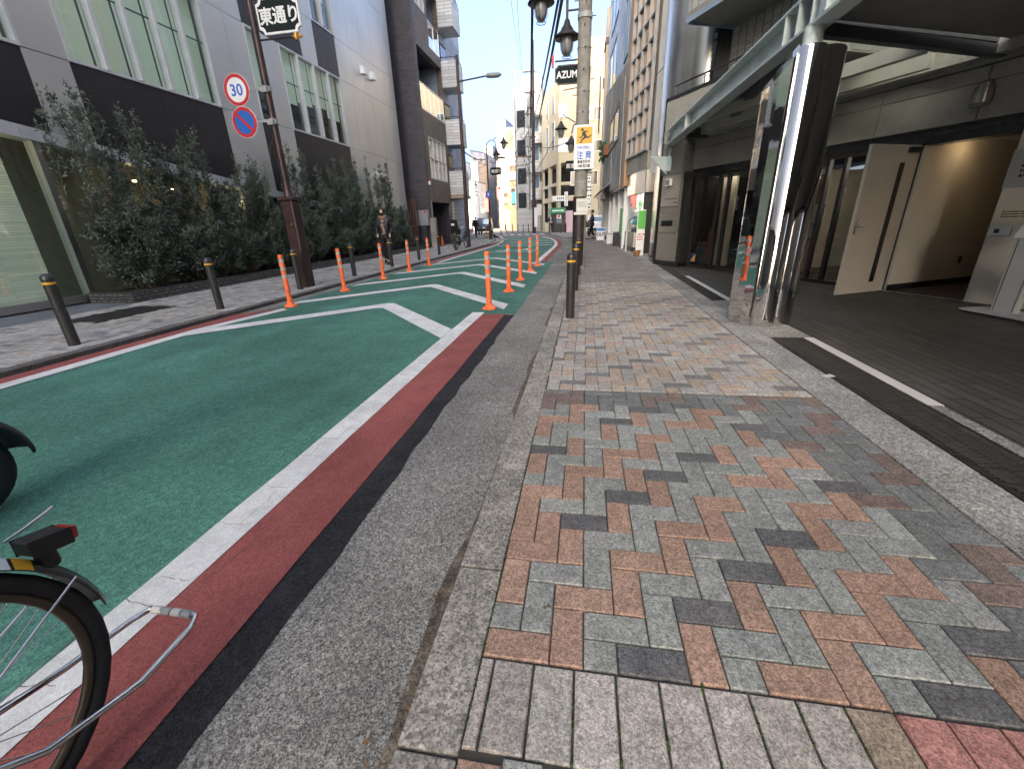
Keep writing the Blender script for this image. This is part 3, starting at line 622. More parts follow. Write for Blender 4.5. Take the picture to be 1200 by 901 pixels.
m = MB(); m.box(XT-1.55, XT-.1, 28.35, 28.6, 0, 2.42); m.build('garage_wall', X['purple_tile'], tb); m = MB(); m.box(XT-1.5, XT-1.45, 25, 26.4, 0, 2.3); m.build('garage_door', X['pane_dark'], tb)
m = MB(); m.box(XT-.06,XT+.01,24.72,24.88,0,2.45); m.build('door_post', X['plastic_gray'], tb)
m = MB(); m.box(XT, XT+.1, 24.55, 24.75, 3.25, 3.42, 0); m.box(XT+.02, XT+.1, 24.62,24.7,3.42,3.5,1); m.build('alarm_box', [X['white_plain'], X['sign_red']], tb, .01)
t = thing('added_shade_block', (-12.4,36,0), 'unseen grey block added behind the white tiled balconies to shade the far flats', 'building'); m = MB(); m.box(-22,-12.4,36,45.5,-.05,19.5); m.build('wall', X['gray_wall'], t); m = MB(); m.box(-22.1,-12.3,35.9,45.6,19.5,19.8); m.build('roof', X['roof'], t)  # out of view, added to keep the sun off the rounded balconies
# white tiled block with stacked balconies behind it
wb = thing('balcony_building', (-8.6, 28.7, 0), 'apartment block with stacked white tiled balconies', 'building')
m = MB(); m.box(-18, -8.75, 28.72, 33.6, 0, 16.6); m.box(-18,-8.6,28.72,33.6,16.6,16.8); m.build('wall', X['blue_wall'], wb)
for k, z in enumerate((2.95, 5.75, 8.75, 11.65)):
    b = MB(); b.box(-8.745, -7.75, 28.72, 30.3, z, z+.14); b.box(-7.87, -7.75, 28.72, 30.3, z+.14, z+1.35); b.box(-8.745, -7.87, 28.72, 28.84, z+.14, z+1.35); b.box(-8.745,-7.87,30.18,30.3,z+.14,z+1.35); bo = b.build('balcony', X['white_tile'], wb)
    r_ = MB(); r_.tube([(-8.7,28.78,z+1.5), (-7.81,28.78,z+1.5), (-7.81,30.24,z+1.5)], .022, 6)
    for p in ((-8.3,28.78), (-7.81,28.78), (-7.81,29.5), (-7.81,30.2)): r_.cyl((*p, z+1.35), (*p, z+1.5), .015, n=6)
    r_.build('railing', X['dark_metal'], bo)
    d = MB(); d.box(-8.748, -8.7, 29.0, 30.1, z+.14, z+2.3); d.build('balcony_door', X['pane_dark'], wb)
    q = MB(); q.box(-8.72,-8.66,28.95,29.0,z+.14,z+2.35); q.box(-8.72,-8.66,29.0,30.15,z+2.3,z+2.37); q.build('door_frame', X['dark_metal'], wb)
m = MB(); m.box(-8.74, -8.55, 29.0, 30.6, 0, 2.6); m.build('roller_shutter', X['shutter'], wb)
m = MB(); m.box(-8.75,-7.8,28.72,30.6,2.72,2.94); m.build('ground_floor_canopy', X['tan_wall'], wb)
# gate and meter box between office and tiled building
t = thing('iron_gate', (-9.6, 23.4, 0), 'narrow dark barred gate between the office and the tiled building', 'gate')
m = MB(); m.box(-10.2,-10.14,23.5,23.56,0,2.6); m.box(-9.05,-8.99,23.5,23.56,0,2.6); m.box(-10.2,-8.99,23.5,23.56,2.55,2.62); m.build('frame', X['dark_metal'], t)
m = MB(); [m.box(-10.1+k*.14,-10.07+k*.14,23.51,23.55,.05,2.5) for k in range(8)]; m.box(-10.1,-9.05,23.51,23.55,1.1,1.16); m.build('bars', X['rust'], t)
t = thing('meter_cabinet', (-8.75, 24.2, 1.3), 'pale grey metal cabinet with a small red sticker beside the gate', 'cabinet')
m = MB(); m.box(-9.25,-8.6,23.95,24.25,1.15,1.95); m.build('case', X['plastic_gray'], t, .01); m = MB(); m.box(-8.78,-8.68,23.94,23.95,1.8,1.92); m.build('sticker', X['sign_red'], t); m = MB(); m.box(-9.1,-8.75,24.05,24.2,0,1.15); m.build('post', X['purple_tile'], t)
t = thing('gate_pillar', (-8.35, 24.1, 0), 'pale stone gate pillar beside the garage opening', 'pillar')
m = MB(); m.box(-8.5,-8.2,23.95,24.25,0,1.5); m.build('shaft', X['concrete_wall'], t, .01); m = MB(); m.box(-8.52,-8.18,23.93,24.27,1.5,1.56); m.build('cap', X['concrete'], t, .01)
t = thing('traffic_cone', (-8.3, 25.4, 0), 'small orange traffic cone in the garage opening', 'cone')
m = MB(); m.lathe([(.11,.03),(.025,.55)], (-8.4,25.5,0), 14); m.build('body', X['orange'], t); m = MB(); m.box(-8.56,-8.24,25.34,25.66,0,.03); m.build('base', X['black'], t); m = MB(); m.lathe([(.078,.22),(.06,.33)], (-8.4,25.5,0), 14); m.build('band', X['reflect'], t)
# ---------------------------------------------------------------- right building with canopy: wall runs askew, s along it, o towards the street
P0 = Vector((4.72,7.68,0)); DW = Vector((-.454,.891,0)); OW = Vector((-.891,-.454,0))
def W(s, o, z): return P0+DW*s+OW*o+Vector((0,0,z))
def wb_(mb, s0, s1, o0, o1, z0, z1, mi=0): return mb.obox(W((s0+s1)/2, (o0+o1)/2, (z0+z1)/2), DW*(s1-s0)/2, OW*(o1-o0)/2, Vector((0,0,(z1-z0)/2)), mi)
pb = thing('shop_building', P0, 'stone fronted building with a mirrored column, steel canopy and open beige door', 'building')
SF, SN = 5.72, -9.0
m = MB(); wb_(m, SN, -1.03, -.3, 0, 0, 2.08); m.build('entrance_wall', X['wall_beige'], pb)
m = MB()
for a, b in ((SN,-4.2), (-4.19,-1.8), (-1.79,-.535), (-.525,.695), (.705,2.3), (2.31,3.55), (3.56,4.82)):
    wb_(m, a, b, -.35, .02, 2.255, 2.68); wb_(m, a, b, -.35, .012, 2.69, 2.86)
m.build('fascia', X['fascia'], pb, .003)
m = MB(); wb_(m, SN, 4.82, -.35, -.03, 2.085, 2.25); wb_(m, -1.03, .0, -.3, -.02, 2.05, 2.085); m.build('lintel', X['granite_dark'], pb)
m = MB()
for z0, z1 in ((.12,.82), (.83,1.44), (1.45,2.2)): wb_(m, 4.86, 5.62, -.4, .25, z0, z1)
wb_(m, 4.86, 5.7, -.4, .25, 2.21, 2.9); wb_(m, 5.63, 5.7, -.4, .245, .12, 2.9, 1); wb_(m, 4.72, 4.855, -.4, .2, .0, 2.2, 1); wb_(m, 4.72, 5.7, -.4, .27, 0, .115, 1); m.build('granite_pier', [X['granite_pier'], X['granite_dark']], pb, .003)
m = MB(); wb_(m, 2.2, 2.21, -.1, .25, 2.9, 3.9)
for a, b in ((SN,-6), (-5.99,-3.6), (-3.59,-1.2), (-1.19,1.2), (1.21,3.6), (3.61,5.7)): wb_(m, a, b, .05, .25, 2.92, 3.84)
m.build('parapet', X['parapet'], pb, .004)
m = MB(); wb_(m, SN, 5.72, .0, .27, 3.845, 3.91); wb_(m, 5.705, 5.735, -1, .262, .1, 3.9); m.build('coping', X['granite_dark'], pb)
m = MB(); wb_(m, SN, 5.7, -6, .05, 2.87, 2.92); m.build('terrace_slab', X['soffit'], pb)
# railing on the parapet
m = MB(); m.bar(W(SN,.12,4.15), W(5.6,.12,4.15), .03, .03)
for k in range(16): m.cyl(W(5.5-k*.9,.12,3.9), W(5.5-k*.9,.12,4.15), .012, n=6)
m.build('railing', X['dark_metal'], pb)
# upper storeys: recess with tiled wall, then balcony bands
m = MB(); wb_(m, SN, 5.2, -9, -1.0, 2.92, 17); m.build('upper_wall', X['tile_gray'], pb)
m = MB(); wb_(m, 1.5, 3.0, -.998, -.9, 2.95, 5.0); wb_(m, -3, -.5, -.998, -.9, 2.95, 5); wb_(m, 5.2, 5.3, -3, -.6, 2.92, 17); m.build('upper_opening', X['pane_dark'], pb)
for z in (5.25, 8.2, 11.1, 14.0):
    b = MB(); wb_(b, SN, 5.15, -1.0, .3, z, z+.16); b_o = b.build('balcony_slab', X['soffit'], pb)
    b = MB(); wb_(b, SN, 5.15, .15, .3, z+.165, z+1.3); wb_(b, 5.0, 5.15, -.99, .15, z+.165, z+1.3); b.build('balcony_parapet', X['tile_gray'], pb)
m = MB(); wb_(m, 5.155, 5.175, -.99, .31, 5.2, 6.6); wb_(m, SN, 5.17, .301, .32, 5.2, 5.3); m.build('edge_trim', X['slate_wall'], pb)
# shop glazing
m = MB()
for s in (4.66, 3.9, 3.63, 2.6, 1.38, 1.08, .66): wb_(m, s-.03, s+.03, -.1, -.02, .02, 2.085)
wb_(m, .02, .09, -.12, 0, 0, 2.085); wb_(m, .09, 4.66, -.1, -.02, .0, .055); wb_(m, .09, 4.66, -.1, -.02, 2.04, 2.085); sf = m.build('shop_window', X['dark_metal'], pb)
m = MB(); wb_(m, .09, 4.63, -.065, -.055, .05, 2.05); m.build('pane', X['glass_dark'], sf)
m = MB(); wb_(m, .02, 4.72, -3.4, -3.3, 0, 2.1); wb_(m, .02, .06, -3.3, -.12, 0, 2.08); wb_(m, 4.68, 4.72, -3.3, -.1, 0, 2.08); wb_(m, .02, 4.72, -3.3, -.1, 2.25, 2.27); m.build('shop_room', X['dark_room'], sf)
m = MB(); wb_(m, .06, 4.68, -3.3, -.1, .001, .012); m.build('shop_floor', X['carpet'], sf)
m = MB(); wb_(m, 2.75, 3.55, -.62, -.56, .02, 2.04); wb_(m, 3.95, 4.35, -.62, -.56, .02, 2.04); wb_(m, 2.72,2.76,-3.3,-.56,.02,2.04); m.build('inner_wall', X['curtain'], sf)
m = MB(); wb_(m, .5, 1.0, -.9, -.8, 2.0, 2.03); wb_(m, 2.9, 4.4, -.36, -.28, 2.16, 2.18); wb_(m, 1.3, 1.7, -1.6, -1.5, 2.0, 2.03); m.build('ceiling_and_fill_light', X['lamp_cool'], sf)  # long strip near the glass is added to brighten the inner walls
# entry hall behind the opening
m = MB(); wb_(m, -.02, .015, -4.2, -.05, 0, 2.15); wb_(m, -1.9, .0, -4.3, -4.2, 0, 2.15); wb_(m, -1.12, -1.04, -4.2, -.3, 0, 2.15); m.build('hall_wall', X['wall_beige'], pb)
m = MB(); wb_(m, -.032, -.02, -4.2, -.05, 0, .1); wb_(m, -.05, -.03, -1.62, -1.58, .35, .45); m.build('skirting', X['black'], pb)
m = MB(); wb_(m, -1.9, .0, -4.3, -.03, 2.16, 2.2); m.build('hall_ceiling', X['wall_beige'], pb)
m = MB(); m.lathe([(0,-.03), (.05,-.02), (.05,0)], W(-.3,-.8,2.15), 12); m.build('downlight', X['lamp_warm'], pb)
m = MB(); wb_(m, -1.03, -.0, -4.2, .0, .001, .006); m.build('door_mat', X['carpet'], pb)
m = MB(); wb_(m, -1.03, -.0, -.02, .02, .006, .014); m.build('threshold', X['alu'], pb)
m = MB(); wb_(m, -1.0, -.93, -2.6, -2.0, 1.35, 1.9); m.build('wall_screen', X['black'], pb)
# door leaf, swung out
hinge = W(.02, .02, 0); tip = Vector((3.84,7.26,0)); dd = (tip-hinge).normalized(); dn = Vector((-dd.y,dd.x,0)); LD = .97
dr = MB(); dr.obox(hinge+dd*LD/2+Vector((0,0,1.035)), dd*LD/2, dn*.022, (0,0,1.02)); do = dr.build('door', X['door'], pb, .003)
m = MB(); m.obox(hinge+dd*.3+Vector((0,0,1.0)), dd*.05, dn*.0245, (0,0,.83)); m.build('glass_strip', X['pane_dark'], do)
m = MB(); m.obox(hinge+dd*(LD-.045)+Vector((0,0,.98)), dd*.02, dn*.028, (0,0,.09)); m.cyl(hinge+dd*(LD-.07)+dn*.02+Vector((0,0,1.0)), hinge+dd*(LD-.07)+dn*.07+Vector((0,0,1.0)), .012, n=8); m.cyl(hinge+dd*(LD-.07)+dn*.07+Vector((0,0,1.0)), hinge+dd*(LD-.2)+dn*.07+Vector((0,0,1.0)), .01, n=8); m.cyl(hinge+dd*(LD-.07)+dn*.02+Vector((0,0,1.09)), hinge+dd*(LD-.07)+dn*.035+Vector((0,0,1.09)), .016, n=10); m.build('handle', X['chrome'], do)
m = MB(); m.obox(hinge+dd*.14+dn*.04+Vector((0,0,1.99)), dd*.11, dn*.03, (0,0,.035)); m.build('door_closer', X['black'], do)
nb = thing('added_reflection_block', (3.2,-20,0), 'unseen tan block added behind the viewer to darken the column reflections', 'building'); m = MB(); m.box(3.2,13,-40,-5.2,-.05,11); m.build('wall', X['tan_wall'], nb); m = MB(); m.box(3.1,13.1,-40.1,-5.1,11,11.3); m.build('roof', X['roof'], nb)  # out of view, added so the mirrored column reflects no bright sky
for y_ in (-38,-33,-28,-23,-18,-13,-8.5):
    m = MB(); m.box(3.17,3.21,y_-1.3,y_+1.3,.4,2.6); m.build('window', X['pane_dark'], nb)
# wall lamp
t = thing('wall_lamp', W(-.53,.02,2.5), 'half round metal wall lamp on the dark fascia above the open door', 'lamp')
m = MB(); c = W(-.53,.02,2.44); pr = []
for k in range(9):
    a = k*math.pi/8; pr.append(c+DW*(.115*math.cos(a))+OW*(.12*math.sin(a)))
for (za, zb, sc) in ((0,.12,1), (.12,.18,.92), (.18,.22,.72)):
    m.prism([c+(p-c)*sc+Vector((0,0,za)) for p in pr], (0,0,zb-za), 0, True)
m.build('hood', X['steel'], t); m = MB(); m.prism([c+(p-c)*.85+Vector((0,0,-.03)) for p in pr], (0,0,.03)); m.build('diffuser', X['lamp_glass'], t)
# items on the pier and entrance wall
def strokes(mb, c, right, up, rows, w, h, n):
    c, right, up = Vector(c), Vector(right), Vector(up); nor = right.cross(up)
    for r0 in range(rows):
        x = -w/2
        while x < w/2-.01:
            l = random.uniform(.3, 1)*h*1.1; zz = h*(rows/2-r0-.5)*1.6
            mb.obox(c+right*(x+l/2)+up*zz+nor*.001, right*l/2, up*h*.5*random.uniform(.6, 1), nor*.0012); x += l+h*.25
RW = -DW
def plate(name, s0, s1, z0, z1, o, label, cat, m_, ink=None, rows=0, h=.02, th=.012):
    t = thing(name, W((s0+s1)/2, o, (z0+z1)/2), label, cat); p = MB(); wb_(p, s0, s1, o, o+th, z0, z1); p.build('panel', m_, t, .002)
    if rows: q = MB(); strokes(q, W((s0+s1)/2, o+th, (z0+z1)/2), RW, EZ, rows, abs(s1-s0)*.8, h, 0); q.build('lettering', ink, t)
    return t
plate('name_plate', 4.9, 5.58, 1.46, 2.16, .25, 'grey name plate with small dark lettering on the granite pier', 'plaque', X['fascia'])
t = [o for o in bpy.data.objects if o.name == 'name_plate'][0]
q = MB(); strokes(q, W(5.17,.263,1.63), RW, EZ, 1, .5, .028, 0); strokes(q, W(5.0,.263,1.54), RW, EZ, 1, .18, .034, 0); q.build('lettering', X['ink'], t)
t = thing('intercom_box', W(5.3,.26,2.0), 'small square white light box high on the granite pier', 'light box'); m = MB(); wb_(m, 5.2, 5.4, .262, .33, 1.94, 2.1); m.build('case', X['white_plain'], t, .006); m = MB(); wb_(m, 5.22, 5.38, .33, .335, 1.96, 2.08); m.build('cover', X['lamp_glass'], t)
t = thing('mail_slot', W(5.25,.25,1.0), 'dark recessed letter slot with metal flap in the granite pier', 'mail slot'); m = MB(); wb_(m, 5.05, 5.5, .245, .258, .98, 1.12); m.build('frame', X['black'], t); m = MB(); wb_(m, 5.06, 5.25, .255, .262, 1.0, 1.1); m.build('flap', X['chrome'], t)
plate('directory_board', -2.2, -1.02, 1.42, 1.85, .0, 'grey green directory board with dark lettering on the beige entrance wall', 'sign board', X['gray_wall'], X['ink'], 4, .035)
plate('notice_sheet', -1.4, -1.07, 1.02, 1.21, .0, 'cream notice sheet with small print on the beige entrance wall', 'notice', X['curtain'], X['ink'], 3, .018, .003)
t = thing('door_intercom', W(-1.14,.0,.9), 'small metal intercom under the cream notice on the entrance wall', 'intercom'); m = MB(); wb_(m, -1.26, -1.055, .0, .02, .86, .97); m.build('case', X['alu'], t, .004); m = MB(); wb_(m, -1.15, -1.1, .02, .024, .89, .94); m.build('window', X['black'], t)
# sign stand
t = thing('sign_stand', (4.72,5.8,0), 'silver sign stand with a sloping white notice beside the entrance wall', 'sign stand')
a = Vector((4.71,6.12,0)); b = Vector((4.85,5.42,0)); u_ = (b-a).normalized(); v_ = Vector((-u_.y,u_.x,0))
if v_.x < 0: v_ = -v_
m = MB(); m.obox((a+b)/2+v_*.16+Vector((0,0,.03)), u_*.36, v_*.2, (0,0,.012)); m.build('base', X['alu_light'], t, .004)
m = MB(); [m.cyl(q+Vector((0,0,.0)), q+Vector((0,0,.018)), .02, n=8) for q in (a+u_*.04+v_*.02, b-u_*.04+v_*.02, a+u_*.04+v_*.3, b-u_*.04+v_*.3)]; m.build('caster', X['black'], t)
m = MB(); c0 = (a+b)/2+v_*.16-u_*.03; m.obox(c0+Vector((0,0,.45)), u_*.13, v_*.03, (0,0,.41)); m.build('post', X['alu_light'], t, .006)
m = MB(); [m.obox(c0+u_*k-v_*.0305+Vector((0,0,.45)), u_*.004, v_*.002, (0,0,.4)) for k in (-.1,.1)]; m.build('groove', X['seam'], t)
m = MB(); pc = c0+u_*.17+Vector((0,0,1.02)); un = (Vector((0,0,1))*.9+v_*.42).normalized(); m.obox(pc, u_*.3, un*.17, u_.cross(un)*.008); po = m.build('notice_panel', X['white_plain'], t, .003)
nn = -(u_.cross(un)) if (u_.cross(un)).x > 0 else u_.cross(un)
rt = -u_ if (-u_).cross(un).dot(nn) > 0 else u_
q = MB(); strokes(q, pc+nn*.009+un*.05-rt*.02, rt, un, 2, .5, .03, 0); strokes(q, pc+nn*.009-un*.08, rt, un, 1, .4, .02, 0); q.build('lettering', X['ink'], t)
lb = c0+u_*.42+Vector((0,0,.48)); m = MB(); m.obox(lb, u_*.26, v_*.012, (0,0,.2)); m.build('lower_board', X['white_plain'], t, .003)
text('lettering', '03-', .1, lb-v_*.014-u_*.17+Vector((0,0,-.02)), rt, EZ, X['ink'], t)
m = MB(); m.obox(lb-v_*.013-u_*.0+Vector((0,0,-.12)), u_*.24, v_*.002, (0,0,.016)); m.obox(lb-v_*.013-u_*.1+Vector((0,0,.1)), u_*.1, v_*.002, (0,0,.02)); m.build('red_stripe', X['sign_red'], t)
# things seen behind the shop glass
plate('bicycle_poster', 1.62, 2.0, .75, 1.35, -.5, 'white poster with a bicycle drawing inside the shop window', 'poster', X['white_plain'])
t = bpy.data.objects['bicycle_poster']; m = MB()
for k in (-.09, .09): m.tube([W(1.81+k+.07*math.cos(a_), -.485, .98+.07*math.sin(a_)) for a_ in np.linspace(0, 6.28, 17)[:-1]], .006, 5, 0, True)
m.tube([W(1.9,-.485,.98), W(1.85,-.485,1.1), W(1.76,-.485,1.1), W(1.72,-.485,.98)], .005, 5); m.build('drawing', X['ink'], t)
t = thing('display_rack', W(1.2,-1.2,0), 'dark shop rack with pale boxes behind the glass', 'rack'); m = MB()
for s in (.5, 1.35): [wb_(m, s-.02, s+.02, -1.5+o_, -1.46+o_, 0, 1.9) for o_ in (0, .4)]
for z in (.35, .8, 1.25, 1.7): wb_(m, .5, 1.35, -1.5, -1.06, z, z+.025)
m.build('frame', X['dark_metal'], t); m = MB()
for z in (.375, .825, 1.275, 1.725):
    s = .55
    while s < 1.25: w_ = random.uniform(.08, .2); wb_(m, s, s+w_, -1.4, -1.12, z+.001, z+random.uniform(.08, .28)); s += w_+.03
m.build('boxes', X['white_plain'], t)
for s_, mm, lb_ in ((2.05,'orange_wall','tall brown orange banner inside the shop window'), (2.4,'wood','dark wooden panel inside the shop behind the column')):
    t = thing('shop_banner', W(s_+.1,-1,0), lb_, 'panel'); m = MB(); wb_(m, s_, s_+.22, -1.02, -.98, 0, 1.9); m.build('board', X[mm], t); m = MB(); wb_(m, s_-.05, s_+.27, -1.1, -.9, 0, .03); m.build('foot', X['black'], t)
t = thing('display_screen', W(.8,-.75,1.4), 'lit shop screen with pale blue picture behind the glass', 'screen'); m = MB(); wb_(m, .62, 1.02, -.8, -.77, 1.15, 1.55); m.build('bezel', X['black'], t); m = MB(); wb_(m, .64, 1.0, -.77, -.765, 1.22, 1.52); m.build('screen', X['screen'], t); m = MB(); wb_(m, .79, .85, -.81, -.78, 0, 1.15); m.build('stand', X['dark_metal'], t)
t = thing('hanging_sign', W(3.1,-.45,1.6), 'green hanging sign with pale edge in the shop doorway', 'sign'); m = MB(); wb_(m, 2.75, 3.42, -.5, -.47, 1.52, 1.64); m.build('panel', X['sign_green'], t); m = MB(); wb_(m, 2.85, 3.3, -.465, -.46, 1.515, 1.535); m.build('edge', X['white_plain'], t); m = MB(); [m.cyl(W(s,-.485,1.64), W(s,-.485,2.04), .005, n=6) for s in (2.8, 3.37)]; m.build('hanger', X['chrome'], t)
t = thing('oval_mirror', W(3.02,-.5,1.1), 'white framed oval mirror on the inner shop wall', 'mirror'); m = MB(); pts = [W(3.02+.13*math.cos(a_), -.53, 1.1+.3*math.sin(a_)) for a_ in np.linspace(0, 6.2832, 25)[:-1]]; m.tube(pts, .028, 8, 0, True); m.build('frame', X['white_plain'], t); m = MB(); m.prism(pts, OW*-.01); m.build('glass', X['pane_dark'], t)
t = thing('umbrella', W(4.45,-.3,0), 'dark walking umbrella leaning at the end of the shop window', 'umbrella'); m = MB(); m.cyl(W(4.5,-.22,.05), W(4.42,-.22,.75), .012, .05, 10); m.build('canopy', X['black'], t); m = MB(); pts = [W(4.42,-.22,.75), W(4.39,-.22,.98)]+[W(4.35+.045*math.cos(a_), -.22, .98+.05*math.sin(a_)) for a_ in np.linspace(0, 3.3, 8)]; m.tube(pts, .012, 6); m.build('handle', X['wood'], t)
t = plate('window_sticker', 4.4, 4.6, .12, .34, -.05, 'blue and yellow sticker at the foot of the shop glass', 'sticker', X['navy'], th=.004); m = MB(); m.prism([W(4.42,-.045,.14), W(4.58,-.045,.14), W(4.42,-.045,.32)], OW*.003); m.build('emblem', X['yellow'], t)
t = thing('folding_stool', W(3.3,-.35,0), 'thin wire stool with a pale foot behind the shop glass', 'stool'); m = MB(); m.tube([W(3.2,-.3,.0), W(3.4,-.3,.45), W(3.2,-.45,.45), W(3.4,-.45,.0)], .008, 6); m.tube([W(3.4,-.3,.0), W(3.2,-.3,.45)], .008, 6); m.build('legs', X['dark_metal'], t); m = MB(); wb_(m, 3.15, 3.45, -.48, -.28, .45, .47); m.build('seat', X['plastic_gray'], t)
# ---------------------------------------------------------------- canopy
cp = thing('steel_canopy', (2.1,5.5,2.85), 'grey green steel canopy over the forecourt resting on the mirrored column', 'canopy')
def bx(y): return 2.13+(5.5-y)*.018
m = MB(); A, B = Vector((bx(12.4),12.4,0)), Vector((bx(-3),-3,0)); UP = Vector((0,0,1))
m.bar(A+UP*2.865, B+UP*2.865, .19, .03); m.bar(A+UP*3.165, B+UP*3.165, .19, .03); m.bar(A+UP*3.015+Vector((.03,0,0)), B+UP*3.015+Vector((.03,0,0)), .02, .27)
for y in (5.35, 5.65, 5.95, 10.4, 2.0): m.box(bx(y)-.092, bx(y)+.02, y-.012, y+.012, 2.88, 3.15)
m.box(bx(5.2)-.092,bx(5.2)+.092,5.08,5.2,2.88,3.15); m.build('edge_beam', X['beam_paint'], cp, .003)
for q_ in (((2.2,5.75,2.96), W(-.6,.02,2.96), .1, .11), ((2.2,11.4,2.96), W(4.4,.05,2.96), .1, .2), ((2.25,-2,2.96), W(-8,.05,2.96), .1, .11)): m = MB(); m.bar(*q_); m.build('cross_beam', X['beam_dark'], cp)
m = MB()
for o_ in (.62, 1.35): m = MB(); m.bar(W(.1-o_*.5,o_,2.95), W(4.3-o_*.9,o_,2.95), .09, .16, 0); m.build('purlin', X['beam_pale'], cp)
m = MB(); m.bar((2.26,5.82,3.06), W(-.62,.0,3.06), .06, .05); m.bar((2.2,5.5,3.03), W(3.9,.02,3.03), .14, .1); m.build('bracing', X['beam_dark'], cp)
m = MB(); m.prism([(2.2,5.7,3.035), (2.33,-3,3.035), W(-9,.02,3.035), W(-.75,.02,3.035)], (0,0,.03)); m.build('roof_panel', X['soffit'], cp)
m = MB(); m.prism([(2.12,11.3,3.19), (2.2,6.9,3.19), W(.35,.02,3.19), W(4.5,.02,3.19)], (0,0,.03)); m.build('roof_panel', X['soffit'], cp); m = MB(); m.prism([(2.2,6.88,3.19), (2.2,5.82,3.19), W(-.6,.02,3.19), W(.34,.02,3.19)], (0,0,.012)); m.build('glass_panel', X['glass_green'], cp)
m = MB(); m.prism([W(5.45,.26,2.2), W(5.45,.26,2.62), W(5.45,.8,2.62)], DW*.02); m.obox(W(5.4,.3,2.45), DW*.14, OW*.01, (0,0,.17)); m.bar(W(5.4,.27,2.63), (2.06,12.35,2.8), .1, .06); m.build('wall_bracket', X['beam_paint'], cp)
# ---------------------------------------------------------------- mirrored column
t = thing('mirrored_column', (2.1,5.35,0), 'mirror polished steel column with a fin holding up the canopy', 'column')
m = MB(); m.lathe([(.14,.0), (.14,2.655), (.13,2.67)], (2.06,5.27,0), 48); m.build('front_cylinder', X['mirror'], t)
m = MB(); m.lathe([(.2,.0), (.2,2.66), (.19,2.675)], (2.235,5.43,0), 48); m.build('rear_cylinder', X['mirror'], t)
m = MB(); pp = [(1.93,5.2), (1.90,5.19), (1.835,5.27), (1.80,5.4), (1.79,5.55), (1.80,5.62), (1.83,5.64), (2.02,5.42)]
V0 = [(x, y, 0.) for x, y in pp]; V1 = [(x, y, 2.40+.22*(x-1.79)/.14) for x, y in pp]; n = len(pp)
m.add(V0+V1, [(i, (i+1) % n, n+(i+1) % n, n+i) for i in range(n)], 0, False); m.add(V1, [tuple(range(n))], 0); m.build('fin', X['mirror'], t, .004)
m = MB(); m.lathe([(.085,2.66), (.085,2.85)], (2.1,5.36,0), 24); m.build('neck', X['beam_paint'], t)
# ---------------------------------------------------------------- bollards and flexible posts
def bollard():
    t = thing('bollard', (0,0,0), 'x', 'bollard', 'black bollards along the kerbs')
    m = MB(); m.lathe([(.058,-.05), (.058,.76)], (0,0,0), 20); m.build('post', X['bollard'], t)
    m = MB(); m.lathe([(.0595,.715), (.0595,.74)], (0,0,0), 20); m.build('band', X['yellow'], t)
    m = MB(); m.lathe([(.061,.76), (.061,.785), (.052,.81), (.03,.828), (.0,.832)], (0,0,0), 20); m.build('cap', X['bollard_cap'], t)
    return t
bspots = [(-6.0,3.97,'black bollard nearest the near end of the left kerb, in front of the shop glass'), (-6.0,6.17,'black bollard in front of the broad shrubs on the left pavement'),
 (-6.0,8.33,'black bollard standing directly beside the foot of the brown lamp post'), (-6.0,10.64,'black bollard between the lamp post and the walking person'),
 (-6.0,13.0,'black bollard just in front of the walking person'), (-6.03,15.45,'black bollard at the end of the planter, right of the walking person'),
 (-6.05,17.85,'black bollard in front of the pale gate pillar'), (-6.1,20.5,'black bollard beside the parked bicycle with child seat'),
 (-.165,5.62,'black bollard nearest the camera on the right pavement edge'), (-.15,7.93,'middle black bollard of three in front of the concrete utility pole'), (-.14,10.33,'black bollard right at the foot of the concrete utility pole')]
b0 = bollard()
for i, (x, y, lb_) in enumerate(bspots):
    o = b0 if i == 0 else copy_tree(b0); o.location = (x, y, 0); o.rotation_euler = (R(random.uniform(-.6,.6)), R(random.uniform(-.6,.6)), random.uniform(0,6)); o['label'] = lb_
def flexpost():
    t = thing('delineator_post', (0,0,0), 'x', 'delineator', 'orange flexible posts along the road')
    m = MB(); m.lathe([(.05,.05), (.042,.12), (.04,.84), (.036,.86), (0,.862)], (0,0,0), 20); m.build('post', X['orange'], t)
    for z in (.74, .61, .48):
        m = MB(); m.lathe([(.0412,z), (.0412,z+.055)], (0,0,0), 20); m.build('reflective_band', X['reflect'], t)
    m = MB(); m.lathe([(.115,0), (.11,.022), (.07,.04), (.052,.07), (.05,.075)], (0,0,0), 8, smooth=False); m.build('base', X['orange'], t)
    return t
fspots = [(-5.03,6.63,'orange flexible post nearest on the left, at the end of the red strip'), (-4.98,8.34,'second orange post on the left line, just right of the lamp post'), (-5.05,10.34,'third orange post on the left line, left of the walking person'),
 (-5.04,12.06,'fourth orange post on the left line, just right of the walking person'), (-5.02,13.68,'last orange post on the left line, in front of the grey cabinet'),
 (-1.44,6.43,'large orange post standing at the end of the right white line and red strip'), (-1.42,8.14,'second orange post in the right row, behind the large one'), (-1.43,9.8,'third orange post of the right row'),
 (-1.42,11.57,'fourth orange post of the right row'), (-1.38,13.0,'farthest orange post of the right row, beside the bend of the white line')]
f0 = flexpost()
for i, (x, y, lb_) in enumerate(fspots):
    o = f0 if i == 0 else copy_tree(f0); o.location = (x, y, RZ+.007); o.rotation_euler = (R(random.uniform(-1,1)), R(random.uniform(-1.2,1.0)) if x < -4 else R(random.uniform(-.4,.4)), random.uniform(0,6)); o['label'] = lb_
